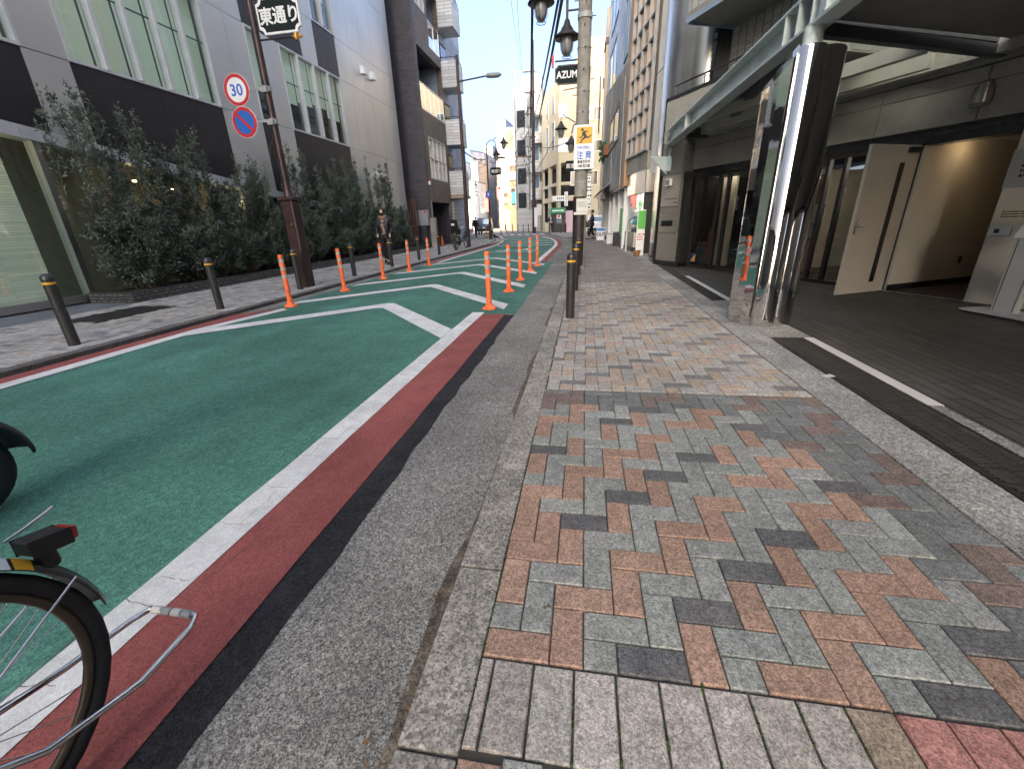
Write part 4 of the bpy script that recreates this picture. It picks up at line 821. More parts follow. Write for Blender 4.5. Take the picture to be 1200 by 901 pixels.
# ---------------------------------------------------------------- street lamp post on the left with its signs
lx, ly = -6.13, 8.75
t = thing('street_lamp', (lx,ly,0), 'tall brown street lamp post with a thick square base on the left pavement', 'street lamp')
m = MB(); m.box(lx-.135,lx+.135,ly-.135,ly+.135,-.02,1.77); m.build('base', X['pole_brown'], t, .03); m = MB(); m.box(lx-.17,lx+.17,ly-.17,ly+.17,1.77,1.84); m.lathe([(.1,1.84), (.07,2.0)], (lx,ly,0), 16); m.build('collar', X['pole_brown'], t, .015)
m = MB(); m.cyl((lx,ly,1.84), (lx,ly,7.4), .072, .055, 18); m.build('pole', X['pole_brown'], t)
m = MB(); m.tube([(lx,ly,7.2), (lx,ly,7.7), (lx+.25,ly,8.0), (lx+.6,ly,8.0), (lx+.75,ly,7.8)], .03, 8); m.build('arm', X['pole_brown'], t)
def lantern(parent, c, s=1., nm='lantern'):
    c = Vector(c); m = MB(); m.lathe([(.03*s,.42*s), (.06*s,.4*s), (.09*s,.3*s), (.15*s,.22*s), (.17*s,.17*s), (.32*s,.06*s), (.34*s,.03*s), (.16*s,.03*s)], c, 24); h = m.build(nm, X['dark_metal'], parent)
    m = MB(); m.lathe([(.15*s,.03*s), (.155*s,-.1*s), (.14*s,-.22*s), (.09*s,-.31*s), (.0,-.33*s)], c, 20); m.build('lamp_shade', X['lamp_glass'], h)
    m = MB()
    for k in range(3):
        a = k*math.pi/3+.3; pts = [c+Vector((math.cos(a)*r_*s, math.sin(a)*r_*s, z*s)) for r_, z in ((.165,.03), (.17,-.1), (.155,-.24), (.08,-.35), (-.08,-.35), (-.155,-.24), (-.17,-.1), (-.165,.03))]; m.tube(pts, .007*s, 5)
    m.tube([c+Vector((math.cos(a)*.12*s, math.sin(a)*.12*s, -.37*s)) for a in np.linspace(0, 6.28, 15)[:-1]], .009*s, 5, 0, True); m.build('cage', X['dark_metal'], h); return h
lantern(t, (lx+.75,ly,7.35)); m = MB(); m.bar((lx-.02,ly-.1,.3),(lx+.02,ly-.1,.3),.01,.01); m.box(lx+.03,lx+.06,ly-.17,ly-.15,1.28,1.33); m.box(lx-.02,lx+.01,ly-.17,ly-.15,.55,.6); m.build('rust_spot', X['rust'], t)
m = MB(); m.tube([(lx-.01,ly-.06,2.95), (lx-.12,ly-.1,2.75), (lx-.14,ly-.12,2.6)], .012, 6); m.build('hook', X['dark_metal'], t)
def disc(mb, c, r, y, th, mi=0, n=32): mb.cyl((c[0],y,c[1]), (c[0],y-th,c[1]), r, r, n, mi, False)
def ringd(mb, c, r0, r1, y, th, mi=0, n=40):
    for k in range(n):
        a, b = 2*math.pi*k/n, 2*math.pi*(k+1)/n
        P = [(c[0]+r*math.cos(q), y, c[1]+r*math.sin(q)) for r, q in ((r0,a), (r1,a), (r1,b), (r0,b))]; mb.prism(P, (0,-th,0), mi)
def roadsign(name, label, cx, cz, face):
    t = thing(name, (cx,ly,cz), label, 'road sign'); y = ly-.1
    m = MB(); disc(m, (cx,cz), .27, y, .012); m.build('plate', X['white_plain'], t); m = MB(); ringd(m, (cx,cz), .205, .262, y-.0125, .003); face(t, m, y); m.build('red_ring', X['sign_red'], t)
    m = MB(); m.bar((cx,y+.02,cz), (lx,y+.02,cz), .02, .04); m.cyl((lx,ly,cz-.04), (lx,ly,cz+.04), .083, n=14); m.box(lx-.06,lx+.06,y-.02,y+.05,cz-.07,cz+.02); m.build('bracket', X['plastic_gray'], t)
def f30(t, m, y): text('lettering', '30', .27, (-6.7,y-.0135,3.74), EX, EZ, X['ink_blue'], t, .006)
def fnp(t, m, y):
    d = MB(); disc(d, (-6.68,3.2), .206, y-.0125, .002); d.build('blue_field', X['sign_blue'], t); m.bar((-6.68-.15,y-.0165,3.35), (-6.68+.15,y-.0165,3.05), .004, .055, 0, (0,1,0)) if 0 else m.obox((-6.68,y-.0165,3.2), Vector((1,0,-1)).normalized()*.21, Vector((1,0,1)).normalized()*.026, (0,.002,0))
roadsign('speed_limit_sign', 'round white 30 sign with red ring on the brown lamp post', -6.7, 3.74, f30); roadsign('no_parking_sign', 'round blue sign with red ring and slash under the 30 sign', -6.68, 3.2, fnp)
t = thing('street_name_sign', (-5.62,ly,4.8), 'dark scalloped street name sign with pale Japanese lettering on the lamp post', 'street sign')
def scallop(cx, cz, w, h, r, y):
    P = []
    for sx_, sz_, a0 in ((1,1,math.pi), (-1,1,1.5*math.pi), (-1,-1,0), (1,-1,.5*math.pi)):
        arc = [(cx+sx_*w+r*math.cos(a0+k*math.pi/10), y, cz+sz_*h+r*math.sin(a0+k*math.pi/10)) for k in range(6)]; P += arc[::-1]
    return P
def dedupe(P): return P
m = MB(); m.prism(scallop(-5.6,4.83,.42,.27,.085,ly-.02), (0,.04,0)); m.build('rim', X['white_plain'], t); m = MB(); m.prism(scallop(-5.6,4.83,.385,.235,.09,ly-.0235), (0,.047,0)); m.build('field', X['plate_dark'], t)
text('lettering', '東通り', .27, (-5.6,ly-.025,4.83), EX, EZ, X['white_plain'], t, .007)
m = MB(); m.cyl((lx,ly,4.5), (-5.35,ly,4.5), .016, n=8); m.build('arm', X['dark_metal'], t); m = MB(); m.cyl((lx,ly,5.16), (-5.2,ly,5.16), .018, n=8); [m.cyl((x,ly,5.1), (x,ly,5.16), .01, n=6) for x in (-5.85,-5.4)]; m.build('arm', X['dark_metal'], t)
m = MB(); m.lathe([(.03,-.06),(.045,0),(.03,.06)], (-5.33,ly,4.5), 10); m.obox((-5.3,ly,4.5),(.09,0,0),(0,.02,0),(0,0,.018)); m.obox((-5.3,ly,4.5),(.02,0,0),(0,.02,0),(0,0,.05)); m.build('finial', X['gold'], t)
# roadway lamp with straight arm
px_ = -6.22; t = thing('street_light', (px_,23.4,0), 'slim dark street light with a straight arm reaching over the road', 'street light')
m = MB(); m.cyl((px_,23.4,-.02), (px_,23.4,2.0), .12, .11, 16); m.cyl((px_,23.4,2.0), (px_,23.4,8.6), .1, .06, 16); m.build('pole', X['pole_brown'], t); m = MB(); m.cyl((px_,23.4,7.55), (-4.85,23.4,7.68), .035, n=10); m.build('arm', X['dark_metal'], t)
m = MB(); m.lathe([(.0,-.09), (.14,-.08), (.19,0), (.15,.08), (.0,.1)], (-4.5,23.4,7.68), 16, 0, 2.2, 1); m.build('lamp_head', X['plastic_gray'], t)
# ---------------------------------------------------------------- concrete utility pole, its signs and the twin lantern
ux, uy = -.14, 12.05
t = thing('utility_pole', (ux,uy,0), 'grey concrete utility pole with a dark sleeve on the right pavement', 'utility pole')
m = MB(); m.cyl((ux,uy,-.02), (ux,uy,11), .165, .14, 28); m.build('shaft', X['pole_concrete'], t); m = MB(); m.cyl((ux-.02,uy-.01,.05), (ux-.02,uy-.01,1.76), .172, .17, 28); m.build('sleeve', X['dark_metal'], t)
m = MB(); [m.cyl((ux,uy,z), (ux,uy,z+.02), .167, n=28) for z in (3.38, 3.62, 4.05, 4.9, 2.1)]; m.cyl((ux,uy,5.45), (ux,uy,5.55), .17, n=28); m.build('steel_band', X['plastic_gray'], t)
m = MB(); [m.cyl((ux+.02*(k % 2),uy-.12,3.6+.42*k), (ux+.02*(k % 2),uy-.22,3.63+.42*k), .012, n=6) for k in range(8)]; [m.cyl((ux+s_*.14,uy,4.0+.6*k+.3*(s_>0)), (ux+s_*.25,uy,4.0+.6*k+.3*(s_>0)), .01, n=6) for k in range(4) for s_ in (-1,1)]; m.build('step_bolt', X['dark_metal'], t)
m = MB()
for k in range(5): m.box(ux+.14, ux+.26, uy-.02, uy-.01, 1.45+.2*k, 1.63+.2*k)
m.build('number_plates', X['white_plain'], t); m = MB(); [strokes(m, (ux+.2,uy-.021,1.54+.2*k), EX, EZ, 2, .09, .05, 0) for k in range(5)]; m.build('lettering', X['ink'], t)
sy_ = uy-.2
t = thing('warning_sign', (-.08,sy_,2.86), 'tall white warning sign with a yellow running figure panel on the utility pole', 'warning sign')
m = MB(); m.box(-.325,.165,sy_,sy_+.015,2.38,3.34); m.build('board', X['white_plain'], t, .004); m = MB(); m.box(-.27,.11,sy_-.004,sy_,2.94,3.29); m.build('yellow_panel', X['yellow'], t)
m = MB(); y = sy_-.0075; cx, cz = -.08, 3.11
m.obox((cx+.0,y,cz+.02), Vector((.035,0,-.06)), (0,.002,0), Vector((.03,0,.018))); m.cyl((cx-.055,y+.003,cz+.125), (cx-.055,y-.002,cz+.125), .033, n=14)
def limb(a, b, w): A, B = Vector((cx+a[0],y,cz+a[1])), Vector((cx+b[0],y,cz+b[1])); d = (B-A); m.obox((A+B)/2, d/2, (0,.002,0), Vector((-d.z,0,d.x)).normalized()*w)
limb((-.03,.08), (.03,.09), .013); limb((.03,.09), (.08,.075), .011); limb((-.04,.06), (-.06,-.03), .013); limb((-.06,-.03), (-.13,-.04), .011); limb((.04,-.04), (.1,-.045), .02); limb((.1,-.045), (.15,.0), .013); limb((.02,-.04), (-.06,-.09), .02); limb((-.06,-.09), (-.085,-.15), .014); limb((-.085,-.15), (-.11,-.15), .01); limb((.15,0), (.165,-.015), .01)
m.build('running_figure', X['ink'], t)
text('lettering', '子供の飛出し', .075, (-.08,sy_-.003,2.855), EX, EZ, X['ink_blue'], t, .0012, .8); text('lettering', '注 意', .19, (-.08,sy_-.003,2.69), EX, EZ, X['sign_blue'], t, .004, .85)
text('lettering', '豊島区役所', .075, (-.08,sy_-.003,2.545), EX, EZ, X['ink'], t, .002, .85); text('lettering', '池袋 警察署', .07, (-.08,sy_-.003,2.45), EX, EZ, X['ink'], t, .002, .82)
t = thing('paper_notice', (-.1,sy_,1.55), 'small white notice with faint print on the dark pole sleeve', 'notice')
m = MB(); m.box(-.24,.05,sy_-.0,sy_+.012,1.4,1.71); m.build('sheet', X['offwhite'], t, .002); m = MB(); strokes(m, (-.1,sy_,1.57), EX, EZ, 3, .22, .03, 0); m.build('lettering', X['plastic_gray'], t); m = MB(); m.box(-.3,.03,sy_-.002,sy_+.02,1.33,1.395); m.build('lower_tag', X['offwhite'], t)
t = thing('twin_street_lamp', (-.75,uy+.1,5), 'twin lantern street lamp on brackets fixed to the utility pole', 'street lamp')
m = MB(); m.cyl((-.55,uy+.1,5.5), (-.55,uy+.1,7.2), .03, n=10); m.cyl((-.55,uy+.1,5.68), (ux-.1,uy+.1,5.68), .022, n=8); m.tube([(-.55,uy+.1,7.1), (-.6,uy+.1,7.35), (-.85,uy+.1,7.5), (-1.1,uy+.1,7.35), (-1.15,uy+.1,6.3)], .025, 8); m.build('bracket', X['pole_brown'], t)
lantern(t, (-.55,uy+.1,5.14), .92); lantern(t, (-1.15,uy+.1,5.84), .92)
t = thing('street_name_sign', (-.45,uy+.2,4.5), 'dark scalloped AZUMA street sign half hidden by the utility pole', 'street sign')
yy = uy+.05; m = MB(); m.prism(scallop(-.4,4.44,.42,.2,.06,yy-.02), (0,.04,0)); m.build('rim', X['dark_metal'], t); m = MB(); m.prism(scallop(-.4,4.44,.395,.175,.06,yy-.024), (0,.048,0)); m.build('field', X['plate_dark'], t)
text('lettering', 'AZUMA', .2, (-.475,yy-.026,4.44), EX, EZ, X['white_plain'], t, .005, width=.62); m = MB(); m.cyl((-.82,yy,4.72), (ux,yy,4.72), .02, n=8); m.build('arm', X['dark_metal'], t); m = MB(); m.cyl((-.62,yy,4.13), (ux,yy,4.18), .012, n=8); m.build('arm', X['dark_metal'], t); m = MB(); m.box(-.9,-.85,yy,yy+.04,4.6,4.86); m.build('red_tag', X['red_plain'], t)
# ---------------------------------------------------------------- bicycles
def bicycle(label, mats, seat=False, loc=(0,0,0), rz=0, lean=0, refl=True, r=.33):
    t = thing('bicycle', (0,0,0), label, 'bicycle'); fm, mm, gm = mats; B = 1.08
    def ring(c, rr, tr, n=40): return [(c+rr*math.cos(a), 0, r+rr*math.sin(a)) for a in np.linspace(0, 2*math.pi, n+1)[:-1]]
    for c in (0., B):
        w = MB(); w.cyl((c,-.045,r), (c,.045,r), .018, n=10); wo = w.build('wheel', mm, t)
        q = MB(); q.tube(ring(c, r-.02, 0), .021, 10, 0, True); q.build('tyre', X['rubber'], wo)
        q = MB(); q.tube(ring(c, r-.046, 0), .012, 8, 0, True); q.build('rim', mm, wo)
        q = MB()
        for k in range(28):
            a = 2*math.pi*k/28; a2 = a+(.5 if k % 4 < 2 else -.5); q.cyl((c+.017*math.cos(a2), .03*(-1)**k, r+.017*math.sin(a2)), (c+(r-.05)*math.cos(a), 0, r+(r-.05)*math.sin(a)), .0014, n=4, caps=False)
        q.build('spokes', X['chrome'], wo)
        q = MB(); a0, a1 = ((.1, 2.9) if c == 0 else (.5, 2.6)); aa = [math.pi-a for a in np.linspace(a0, a1, 30)]; rr = r+.026
        vs_ = [(c+(rr-abs(j)*.02)*math.cos(a), j*.027, r+(rr-abs(j)*.02)*math.sin(a)) for a in aa for j in (-1, 0, 1)]
        fs = [(3*i+j, 3*i+j+1, 3*i+j+4, 3*i+j+3) for i in range(29) for j in (0, 1)]; q.add(vs_, fs, 0, True)
        g = q.build('mudguard', gm, t); so_ = g.modifiers.new('thick', 'SOLIDIFY'); so_.thickness = .002
        q = MB()
        for sd in (-1, 1): a = (.45 if c == 0 else 2.2); q.cyl((c,.05*sd,r), (c+(rr-.01)*math.cos(math.pi-a), .03*sd, r+(rr-.01)*math.sin(math.pi-a)), .0035, n=6)
        q.build('mudguard_stay', X['chrome'], t)
    f = MB(); bb, st_, hd, hb = (.45,0,.28), (.3,0,.78), (.86,0,.86), (.9,0,.7)
    f.cyl(bb, st_, .016, n=10); f.cyl(bb, hb, .018, n=10); f.tube([st_[:2]+(.5,), (.6,0,.5), hd], .014, 8); f.cyl(hb, hd, .02, n=10)
    for sd in (-1, 1): f.cyl((0,.055*sd,r), (.45,.03*sd,.28), .009, n=8); f.cyl((0,.055*sd,r), (.33,.02*sd,.66), .008, n=8)
    f.build('frame', fm, t)
    f = MB()
    for sd in (-1, 1): f.tube([(.9,.03*sd,.72), (.95,.05*sd,.6), (B,.05*sd,r)], .01, 8)
    f.build('fork', fm, t)
    h = MB(); h.cyl(hd, (.82,0,1.0), .014, n=8); h.tube([(.66,-.27,1.04), (.8,-.24,1.04), (.84,0,1.0), (.8,.24,1.04), (.66,.27,1.04)], .011, 8); ho = h.build('handlebar', X['chrome'], t); g = MB(); [g.cyl((.64,s_*.275,1.04), (.75,s_*.255,1.04), .017, n=8) for s_ in (-1, 1)]; g.build('grip', X['black'], ho)
    s = MB(); s.cyl(st_, (.27,0,.86), .012, n=8); s.lathe([(.03,.86), (.1,.875), (.11,.91), (.07,.94), (0,.945)], (.25,0,0), 16, 0, 1.25, .95); s.build('saddle', X['black'], t)
    c = MB(); c.lathe([(.095,-.006), (.095,.006)], (0,0,0), 24); c.v = [(.45+a, .06+z_, .28+b) for a, b, z_ in c.v]; c.cyl((.45,.09,.28), (.53,.09,.15), .008, n=6); c.cyl((.45,-.09,.28), (.37,-.09,.41), .008, n=6); c.box(.49,.58,.08,.16,.135,.155); c.box(.32,.41,-.16,-.08,.4,.42); c.box(.0,.5,.045,.055,.21,.38); c.build('crank_set', X['black'], t)
    k = MB(); k.box(-.22,.3,-.07,-.055,.69,.705); k.box(-.22,.3,.055,.07,.69,.705); [k.box(-.2+.1*i,-.185+.1*i,-.06,.06,.69,.702) for i in range(5)]; [k.cyl((0,s_*.06,r), (-.16,s_*.065,.69), .006, n=6) for s_ in (-1, 1)]; k.build('rear_rack', X['chrome'], t)
    k = MB(); yv = .1        # double-leg stand folded up behind the wheel
    k.tube([(0,yv,r), (-.12,yv+.01,.25), (-.3,yv+.02,.2), (-.46,yv,.19), (-.5,yv-.02,.19), (-.5,-yv+.02,.19), (-.46,-yv,.19), (-.3,-yv-.02,.2), (-.12,-yv-.01,.25), (0,-yv,r)], .0085, 8); so2 = k.build('stand', X['chrome'], t); k = MB(); [k.cyl((-.5,-.07+.035*i,.19),(-.5,-.04+.035*i,.19),.0115,n=10,mi=i % 2) for i in range(4)]; k.build('stand_foot', [X['offwhite'], X['plastic_gray']], so2)
    if refl:
        k = MB(); k.prism([(-.36,-.026,.585), (-.285,-.028,.6), (-.285,-.024,.645), (-.36,-.018,.63)], (0,.05,0)); k.box(-.335,-.295,-.012,.012,.545,.6); ro = k.build('rear_light', X['black'], t, .012, 3); k = MB(); k.prism([(-.372,-.022,.592), (-.36,-.025,.587), (-.36,-.017,.628), (-.372,-.015,.622)], (0,.042,0)); k.build('reflector', X['tail_red'], ro); 
        k = MB(); k.tube([(-.28,-.03,.645), (-.33,-.035,.65), (-.38,-.03,.665)], .0035, 6); k.build('light_cable', X['chrome'], ro)
        k = MB()
        for i, (a_, b_) in enumerate(((.7,.8), (.82,.92), (.94,1.04))):
            vs_ = [(-(r+.0285-abs(j)*.02)*math.cos(a), j*.0285, r+(r+.0285-abs(j)*.02)*math.sin(a)) for a in np.linspace(a_, b_, 6) for j in (-1, 0, 1)]; k.add(vs_, [(3*q+j, 3*q+j+1, 3*q+j+4, 3*q+j+3) for q in range(5) for j in (0, 1)], i % 2, True)
        k.build('mudguard_tape', [X['yellow'], X['white_plain']], t)
    if seat:
        k = MB(); k.prism([(-.2,-.17,.72), (.15,-.17,.72), (.15,-.17,.9), (-.1,-.17,1.05), (-.22,-.17,1.4), (-.32,-.17,1.38), (-.25,-.17,.9)], (0,.34,0)); k.build('child_seat', X['black'], t, .04); k = MB(); k.box(-.34,-.3,-.08,.08,1.12,1.22); k.build('seat_badge', X['white_plain'], t)
    else: k = MB(); [k.box(.95,1.25,-.16+.315*i,-.155+.315*i,.72,.95) for i in (0, 1)]; [k.box(.95+.295*i,.955+.295*i,-.16,.16,.72,.95) for i in (0, 1)]; k.box(.95,1.25,-.16,.16,.72,.725); k.build('basket', X['plastic_gray'], t)
    t.location = loc; t.rotation_euler = (lean, 0, rz); return t
bicycle('bicycle passing at the lower left, only its rear wheel and folded stand in view', (X['dark_metal'], X['rim_bronze'], X['bollard_cap']), r=.35, loc=(-1.2,.26,RZ+.007), rz=-math.pi/2)
bicycle('dark bicycle with black child seat parked by the street light', (X['black'], X['dark_metal'], X['black']), True, (-6.35,21.4,0), R(75), R(5), False)
# scooter, only its rear end in view
t = thing('motor_scooter', (-2.85,.9,RZ), 'dark scooter passing at the left edge, rear mudguard and wheel in view', 'scooter'); sx_, sy0 = -2.85, 1.2
for c in (0, -1.2):
    w = MB(); w.tube([(sx_, sy0+c+.17*math.cos(a), RZ+.235+.17*math.sin(a)) for a in np.linspace(0, 6.2832, 29)[:-1]], .06, 12, 0, True); wo = w.build('wheel', X['rubber'], t); w = MB(); w.cyl((sx_-.04,sy0+c,RZ+.235), (sx_+.04,sy0+c,RZ+.235), .12, n=20); w.build('rim', X['bollard_cap'], wo)
m = MB(); aa = np.linspace(.05, 2.0, 18); rr = .30; vs_ = [(sx_+j*.055, sy0+(rr-.03*abs(j)**2*.4)*math.cos(a), RZ+.235+(rr-.012*j*j)*math.sin(a)) for a in aa for j in (-2,-1,0,1,2)]
m.add(vs_, [(5*i+j, 5*i+j+1, 5*i+j+6, 5*i+j+5) for i in range(17) for j in range(4)], 0, True); g = m.build('rear_mudguard', X['black'], t); g.modifiers.new('thick', 'SOLIDIFY').thickness = .012
m = MB(); m.prism([(sx_-.15,sy0+.12,RZ+.62), (sx_-.15,sy0-.55,RZ+.6), (sx_-.15,sy0-.5,RZ+.3), (sx_-.15,sy0-.1,RZ+.42)], (.3,0,0)); m.prism([(sx_-.16,sy0-.5,RZ+.22), (sx_-.16,sy0-.95,RZ+.22), (sx_-.16,sy0-.95,RZ+.3), (sx_-.16,sy0-.5,RZ+.34)], (.32,0,0)); m.prism([(sx_-.18,sy0-.92,RZ+.25), (sx_-.18,sy0-1.12,RZ+.9), (sx_-.18,sy0-1.2,RZ+.9), (sx_-.18,sy0-1.06,RZ+.25)], (.36,0,0)); m.build('body', X['car_paint'], t, .03)
m = MB(); m.prism([(sx_-.13,sy0+.15,RZ+.63), (sx_-.13,sy0-.55,RZ+.62), (sx_-.13,sy0-.5,RZ+.72), (sx_-.13,sy0+.1,RZ+.74)], (.26,0,0)); m.build('saddle', X['black'], t, .03); m = MB(); m.tube([(sx_-.32,sy0-1.0,RZ+1.0), (sx_,sy0-1.1,RZ+.95), (sx_+.32,sy0-1.0,RZ+1.0)], .014, 8); m.cyl((sx_,sy0-1.1,RZ+.95),(sx_,sy0-1.2,RZ+.3),.03,n=10); m.build('handlebar', X['black'], t); m = MB(); m.box(sx_-.07,sx_+.07,sy0+.13,sy0+.16,RZ+.52,RZ+.6); m.build('tail_light', X['tail_red'], t, .01)
# ---------------------------------------------------------------- people
def skinmesh(name, J, E_, mats, parent, sub=2, fmat=None, root=0):
    me = bpy.data.meshes.new(name); me.from_pydata([j[0] for j in J], E_, []); o = bpy.data.objects.new(name, me); COL.objects.link(o)
    md = o.modifiers.new('skin', 'SKIN'); md.use_smooth_shade = True
    if not me.skin_vertices: me.skin_vertices.new(name='')
    sd = me.skin_vertices[0].data
    for i, j in enumerate(J):
        r_ = j[1]; sd[i].radius = r_ if isinstance(r_, tuple) else (r_, r_); sd[i].use_root = (i == root)
    ss = o.modifiers.new('sub', 'SUBSURF'); ss.levels = sub; ss.render_levels = sub
    bpy.context.view_layer.update(); me2 = bpy.data.meshes.new_from_object(o.evaluated_get(bpy.context.evaluated_depsgraph_get())); bpy.data.objects.remove(o)
    me2.name = name; me2.materials.clear()
    for q in (mats if isinstance(mats, list) else [mats]): me2.materials.append(q)
    for p in me2.polygons:
        p.use_smooth = True; p.material_index = fmat(p.center) if fmat else 0
    o = bpy.data.objects.new(name, me2); COL.objects.link(o); o.parent = parent; ORG[o.name] = ORG[parent.name]; return o
def person(loc, rz, label, top, legs, stride=.2, inner=None, arms='down', mask=False, hood=False, back=None, hat=None):
    t = thing('person', (0,0,0), label, 'person'); s = stride        # faces -Y at rz = 0
    fl, fr = Vector((.09,-s,.07)), Vector((-.09,s*.9,.1)); kl, kr = Vector((.095,-s*.62,.5)), Vector((-.095,s*.15,.49)); hl, hr = Vector((.09,0,.9)), Vector((-.09,0,.9))
    sh = 1.42; el, er = Vector((.25,.06+s*.2,1.13)), Vector((-.25,.06-s*.2,1.13))
    if arms == 'pocket': wl, wr = Vector((.2,-.1,.95)), Vector((-.2,-.1,.95))
    elif arms == 'front': wl, wr = Vector((.12,-.28,1.1)), Vector((-.12,-.28,1.1))
    else: wl, wr = Vector((.27,-.05+s*.3,.88)), Vector((-.27,-.05-s*.3,.88))
    J = [((0,0,.95),(.13,.1)), ((0,.0,1.12),(.12,.085)), ((0,.01,1.32),(.15,.1)), ((0,.01,1.44),(.08,.07)), ((0,-.005,1.51),.05), ((0,-.015,1.56),.06), ((0,-.02,1.62),(.076,.09)), ((0,-.015,1.68),(.07,.085)), ((0,-.01,1.72),.045),
         (hl,.085), (kl,.058), (fl+Vector((0,0,.03)),.042), (fl+Vector((0,-.13,-.03)),.034), (hr,.085), (kr,.058), (fr+Vector((0,0,.03)),.042), (fr+Vector((0,-.12,-.05)),.034),
         ((.17,.01,sh),.06), (el,.043), (wl,.032), (wl+Vector((0,-.03,-.1)),(.022,.034)), ((-.17,.01,sh),.06), (er,.043), (wr,.032), (wr+Vector((0,-.03,-.1)),(.022,.034)), ((0,-.115,1.615),.014)]
    E_ = [(0,1),(1,2),(2,3),(3,4),(4,5),(5,6),(6,7),(7,8),(0,9),(9,10),(10,11),(11,12),(0,13),(13,14),(14,15),(15,16),(2,17),(17,18),(18,19),(19,20),(2,21),(21,22),(22,23),(23,24),(6,25)]
    skinmesh('body', J, E_, X['skin'], t)
    g = .028; JJ = [((0,.0,.84),(.17+g,.12+g)), ((0,0,1.12),(.15+g,.1+g)), ((0,.015,1.32),(.16+g,.11+g)), ((0,.015,1.46),(.085,.075)), ((.175,.01,sh),.075), (el,.065), (wl,.05), ((-.175,.01,sh),.075), (er,.065), (wr,.05)]
    skinmesh('jacket', JJ, [(0,1),(1,2),(2,3),(2,4),(4,5),(5,6),(2,7),(7,8),(8,9)], [top, inner or top], t, 2, (lambda c: 1 if abs(c.x) < .035 and c.y < -.05 and c.z > .85 else 0) if inner else None)
    skinmesh('trousers', [((0,0,.95),(.14,.115)), (hl,.095), (kl,.075), (fl+Vector((0,0,.05)),.058), (hr,.095), (kr,.075), (fr+Vector((0,0,.05)),.058)], [(0,1),(1,2),(2,3),(0,4),(4,5),(5,6)], legs, t)
    for f_ in (fl, fr): m = MB(); m.lathe([(.052,-.07),(.056,-.03),(.05,.0),(.03,.03)], f_+Vector((0,-.05,0)), 12, 0, .85, 2.3); m.build('shoe', X['black'], t)
    m = MB(); m.lathe([(.0,1.755),(.05,1.745),(.082,1.715),(.096,1.67),(.095,1.62),(.08,1.58)], (0,.018,0), 18, 0, 1, 1.05); ho = m.build('hair', X['hair'], t)
    m = MB(); [m.lathe([(.0,-.007),(.009,0),(.0,.007)], (sx_*.03,-.108,1.645), 8) for sx_ in (-1,1)]; m.build('eyes', X['black'], t)
    m = MB(); m.obox((0,-.112,1.575), (.022,0,0), (0,.006,0), (0,0,.006)); m.build('mouth', X['sign_red'], t) if not mask else None
    if mask: m = MB(); m.lathe([(.0,-.05),(.055,-.045),(.068,0),(.06,.035),(.0,.04)], (0,-.045,1.575), 16, 0, 1, 1.15); m.build('face_mask', X['black'], t)
    if hood: m = MB(); m.tube([(.1*math.cos(a), .02+.09*math.sin(a), 1.49+.03*math.sin(a)) for a in np.linspace(0, 6.28, 17)[:-1]], .04, 8, 0, True); m.build('hood', X['tan_cloth'], t)
    if back: m = MB(); m.box(-.17,.17,.12,.32,1.0,1.5); m.build('backpack', back, t, .06)
    t.location = loc; t.rotation_euler = (0,0,rz); return t
person((-6.56,13.95,0), R(8), 'person walking in dark jacket over a tan hood with a black face mask', X['jacket'], X['trousers'], .17, X['tan_cloth'], 'pocket', True, True)
person((.42,29.1,0), R(-85), 'person in a long black coat walking on the right pavement', X['jacket'], X['trousers'], .2, None, 'front')
t = thing('shoulder_bag', (.2,28.9,.8), 'dark shoulder bag held by the person in the black coat', 'bag'); m = MB(); m.box(.0,.42,28.72,28.9,.72,1.05); m.build('pouch', X['black'], t, .06); m = MB(); m.tube([(.05,28.85,1.02), (.2,28.95,1.4), (.4,28.85,1.02)], .015, 6); m.build('strap', X['black'], t)
pL = at(558, 276.5, 40); person((pL.x,40,-.04), R(170), 'person with dark backpack and blue jeans walking away past the street light', X['jacket'], X['jeans'], .16, None, 'down', False, False, X['black'])
t = thing('shopping_bag', (pL.x-.4,39.9,.5), 'red and white patterned bag carried by the person in jeans', 'bag'); m = MB(); m.box(pL.x-.62,pL.x-.28,39.8,39.95,.35,.75); m.build('pouch', X['bag_red'], t, .03); m = MB(); [m.obox((pL.x-.45+dx,39.795,.55+dz),(.04,0,0),(0,.003,0),(0,0,.04)) for dx, dz in ((-.09,.1),(.07,.08),(-.04,-.06),(.1,-.08),(0,.03))]; m.build('spots', X['white_plain'], t); m = MB(); m.tube([(pL.x-.55,39.87,.75),(pL.x-.42,39.87,.92),(pL.x-.34,39.87,.75)],.012,6); m.build('handle', X['bag_red'], t)
person((-3.52,46.6,0), R(15), 'person in black suit and white shirt standing before the green awning', X['jacket'], X['trousers'], .1, X['shirt'], 'front')
# ---------------------------------------------------------------- right side of the street beyond the pier
def poly_building(name, label, base, H, wall, cat='building', top=None):
    t = thing(name, (base[0][0], base[0][1], 0), label, cat); m = MB(); m.prism([(x, y, -.06) for x, y in base], (0,0,H+.06)); m.build('wall', wall, t)
    m = MB(); c = Vector((sum(p[0] for p in base)/len(base), sum(p[1] for p in base)/len(base), 0)); m.prism([(x+(c.x-x)*-.015, y+(c.y-y)*-.015, H) for x, y in base], (0,0,.18)); m.build('roof', top or X['roof'], t); return t
def on_face(mb, a, b, u0, u1, z0, z1, d0, d1, mi=0):   # box on a vertical face from a to b (2D), u along it in metres, d out of it (to the left of a->b)
    a, b = Vector((*a, 0)), Vector((*b, 0)); e = (b-a).normalized(); n = Vector((-e.y, e.x, 0))
    mb.obox(a+e*(u0+u1)/2+n*(d0+d1)/2+Vector((0,0,(z0+z1)/2)), e*(u1-u0)/2, n*(d1-d0)/2, Vector((0,0,(z1-z0)/2)))
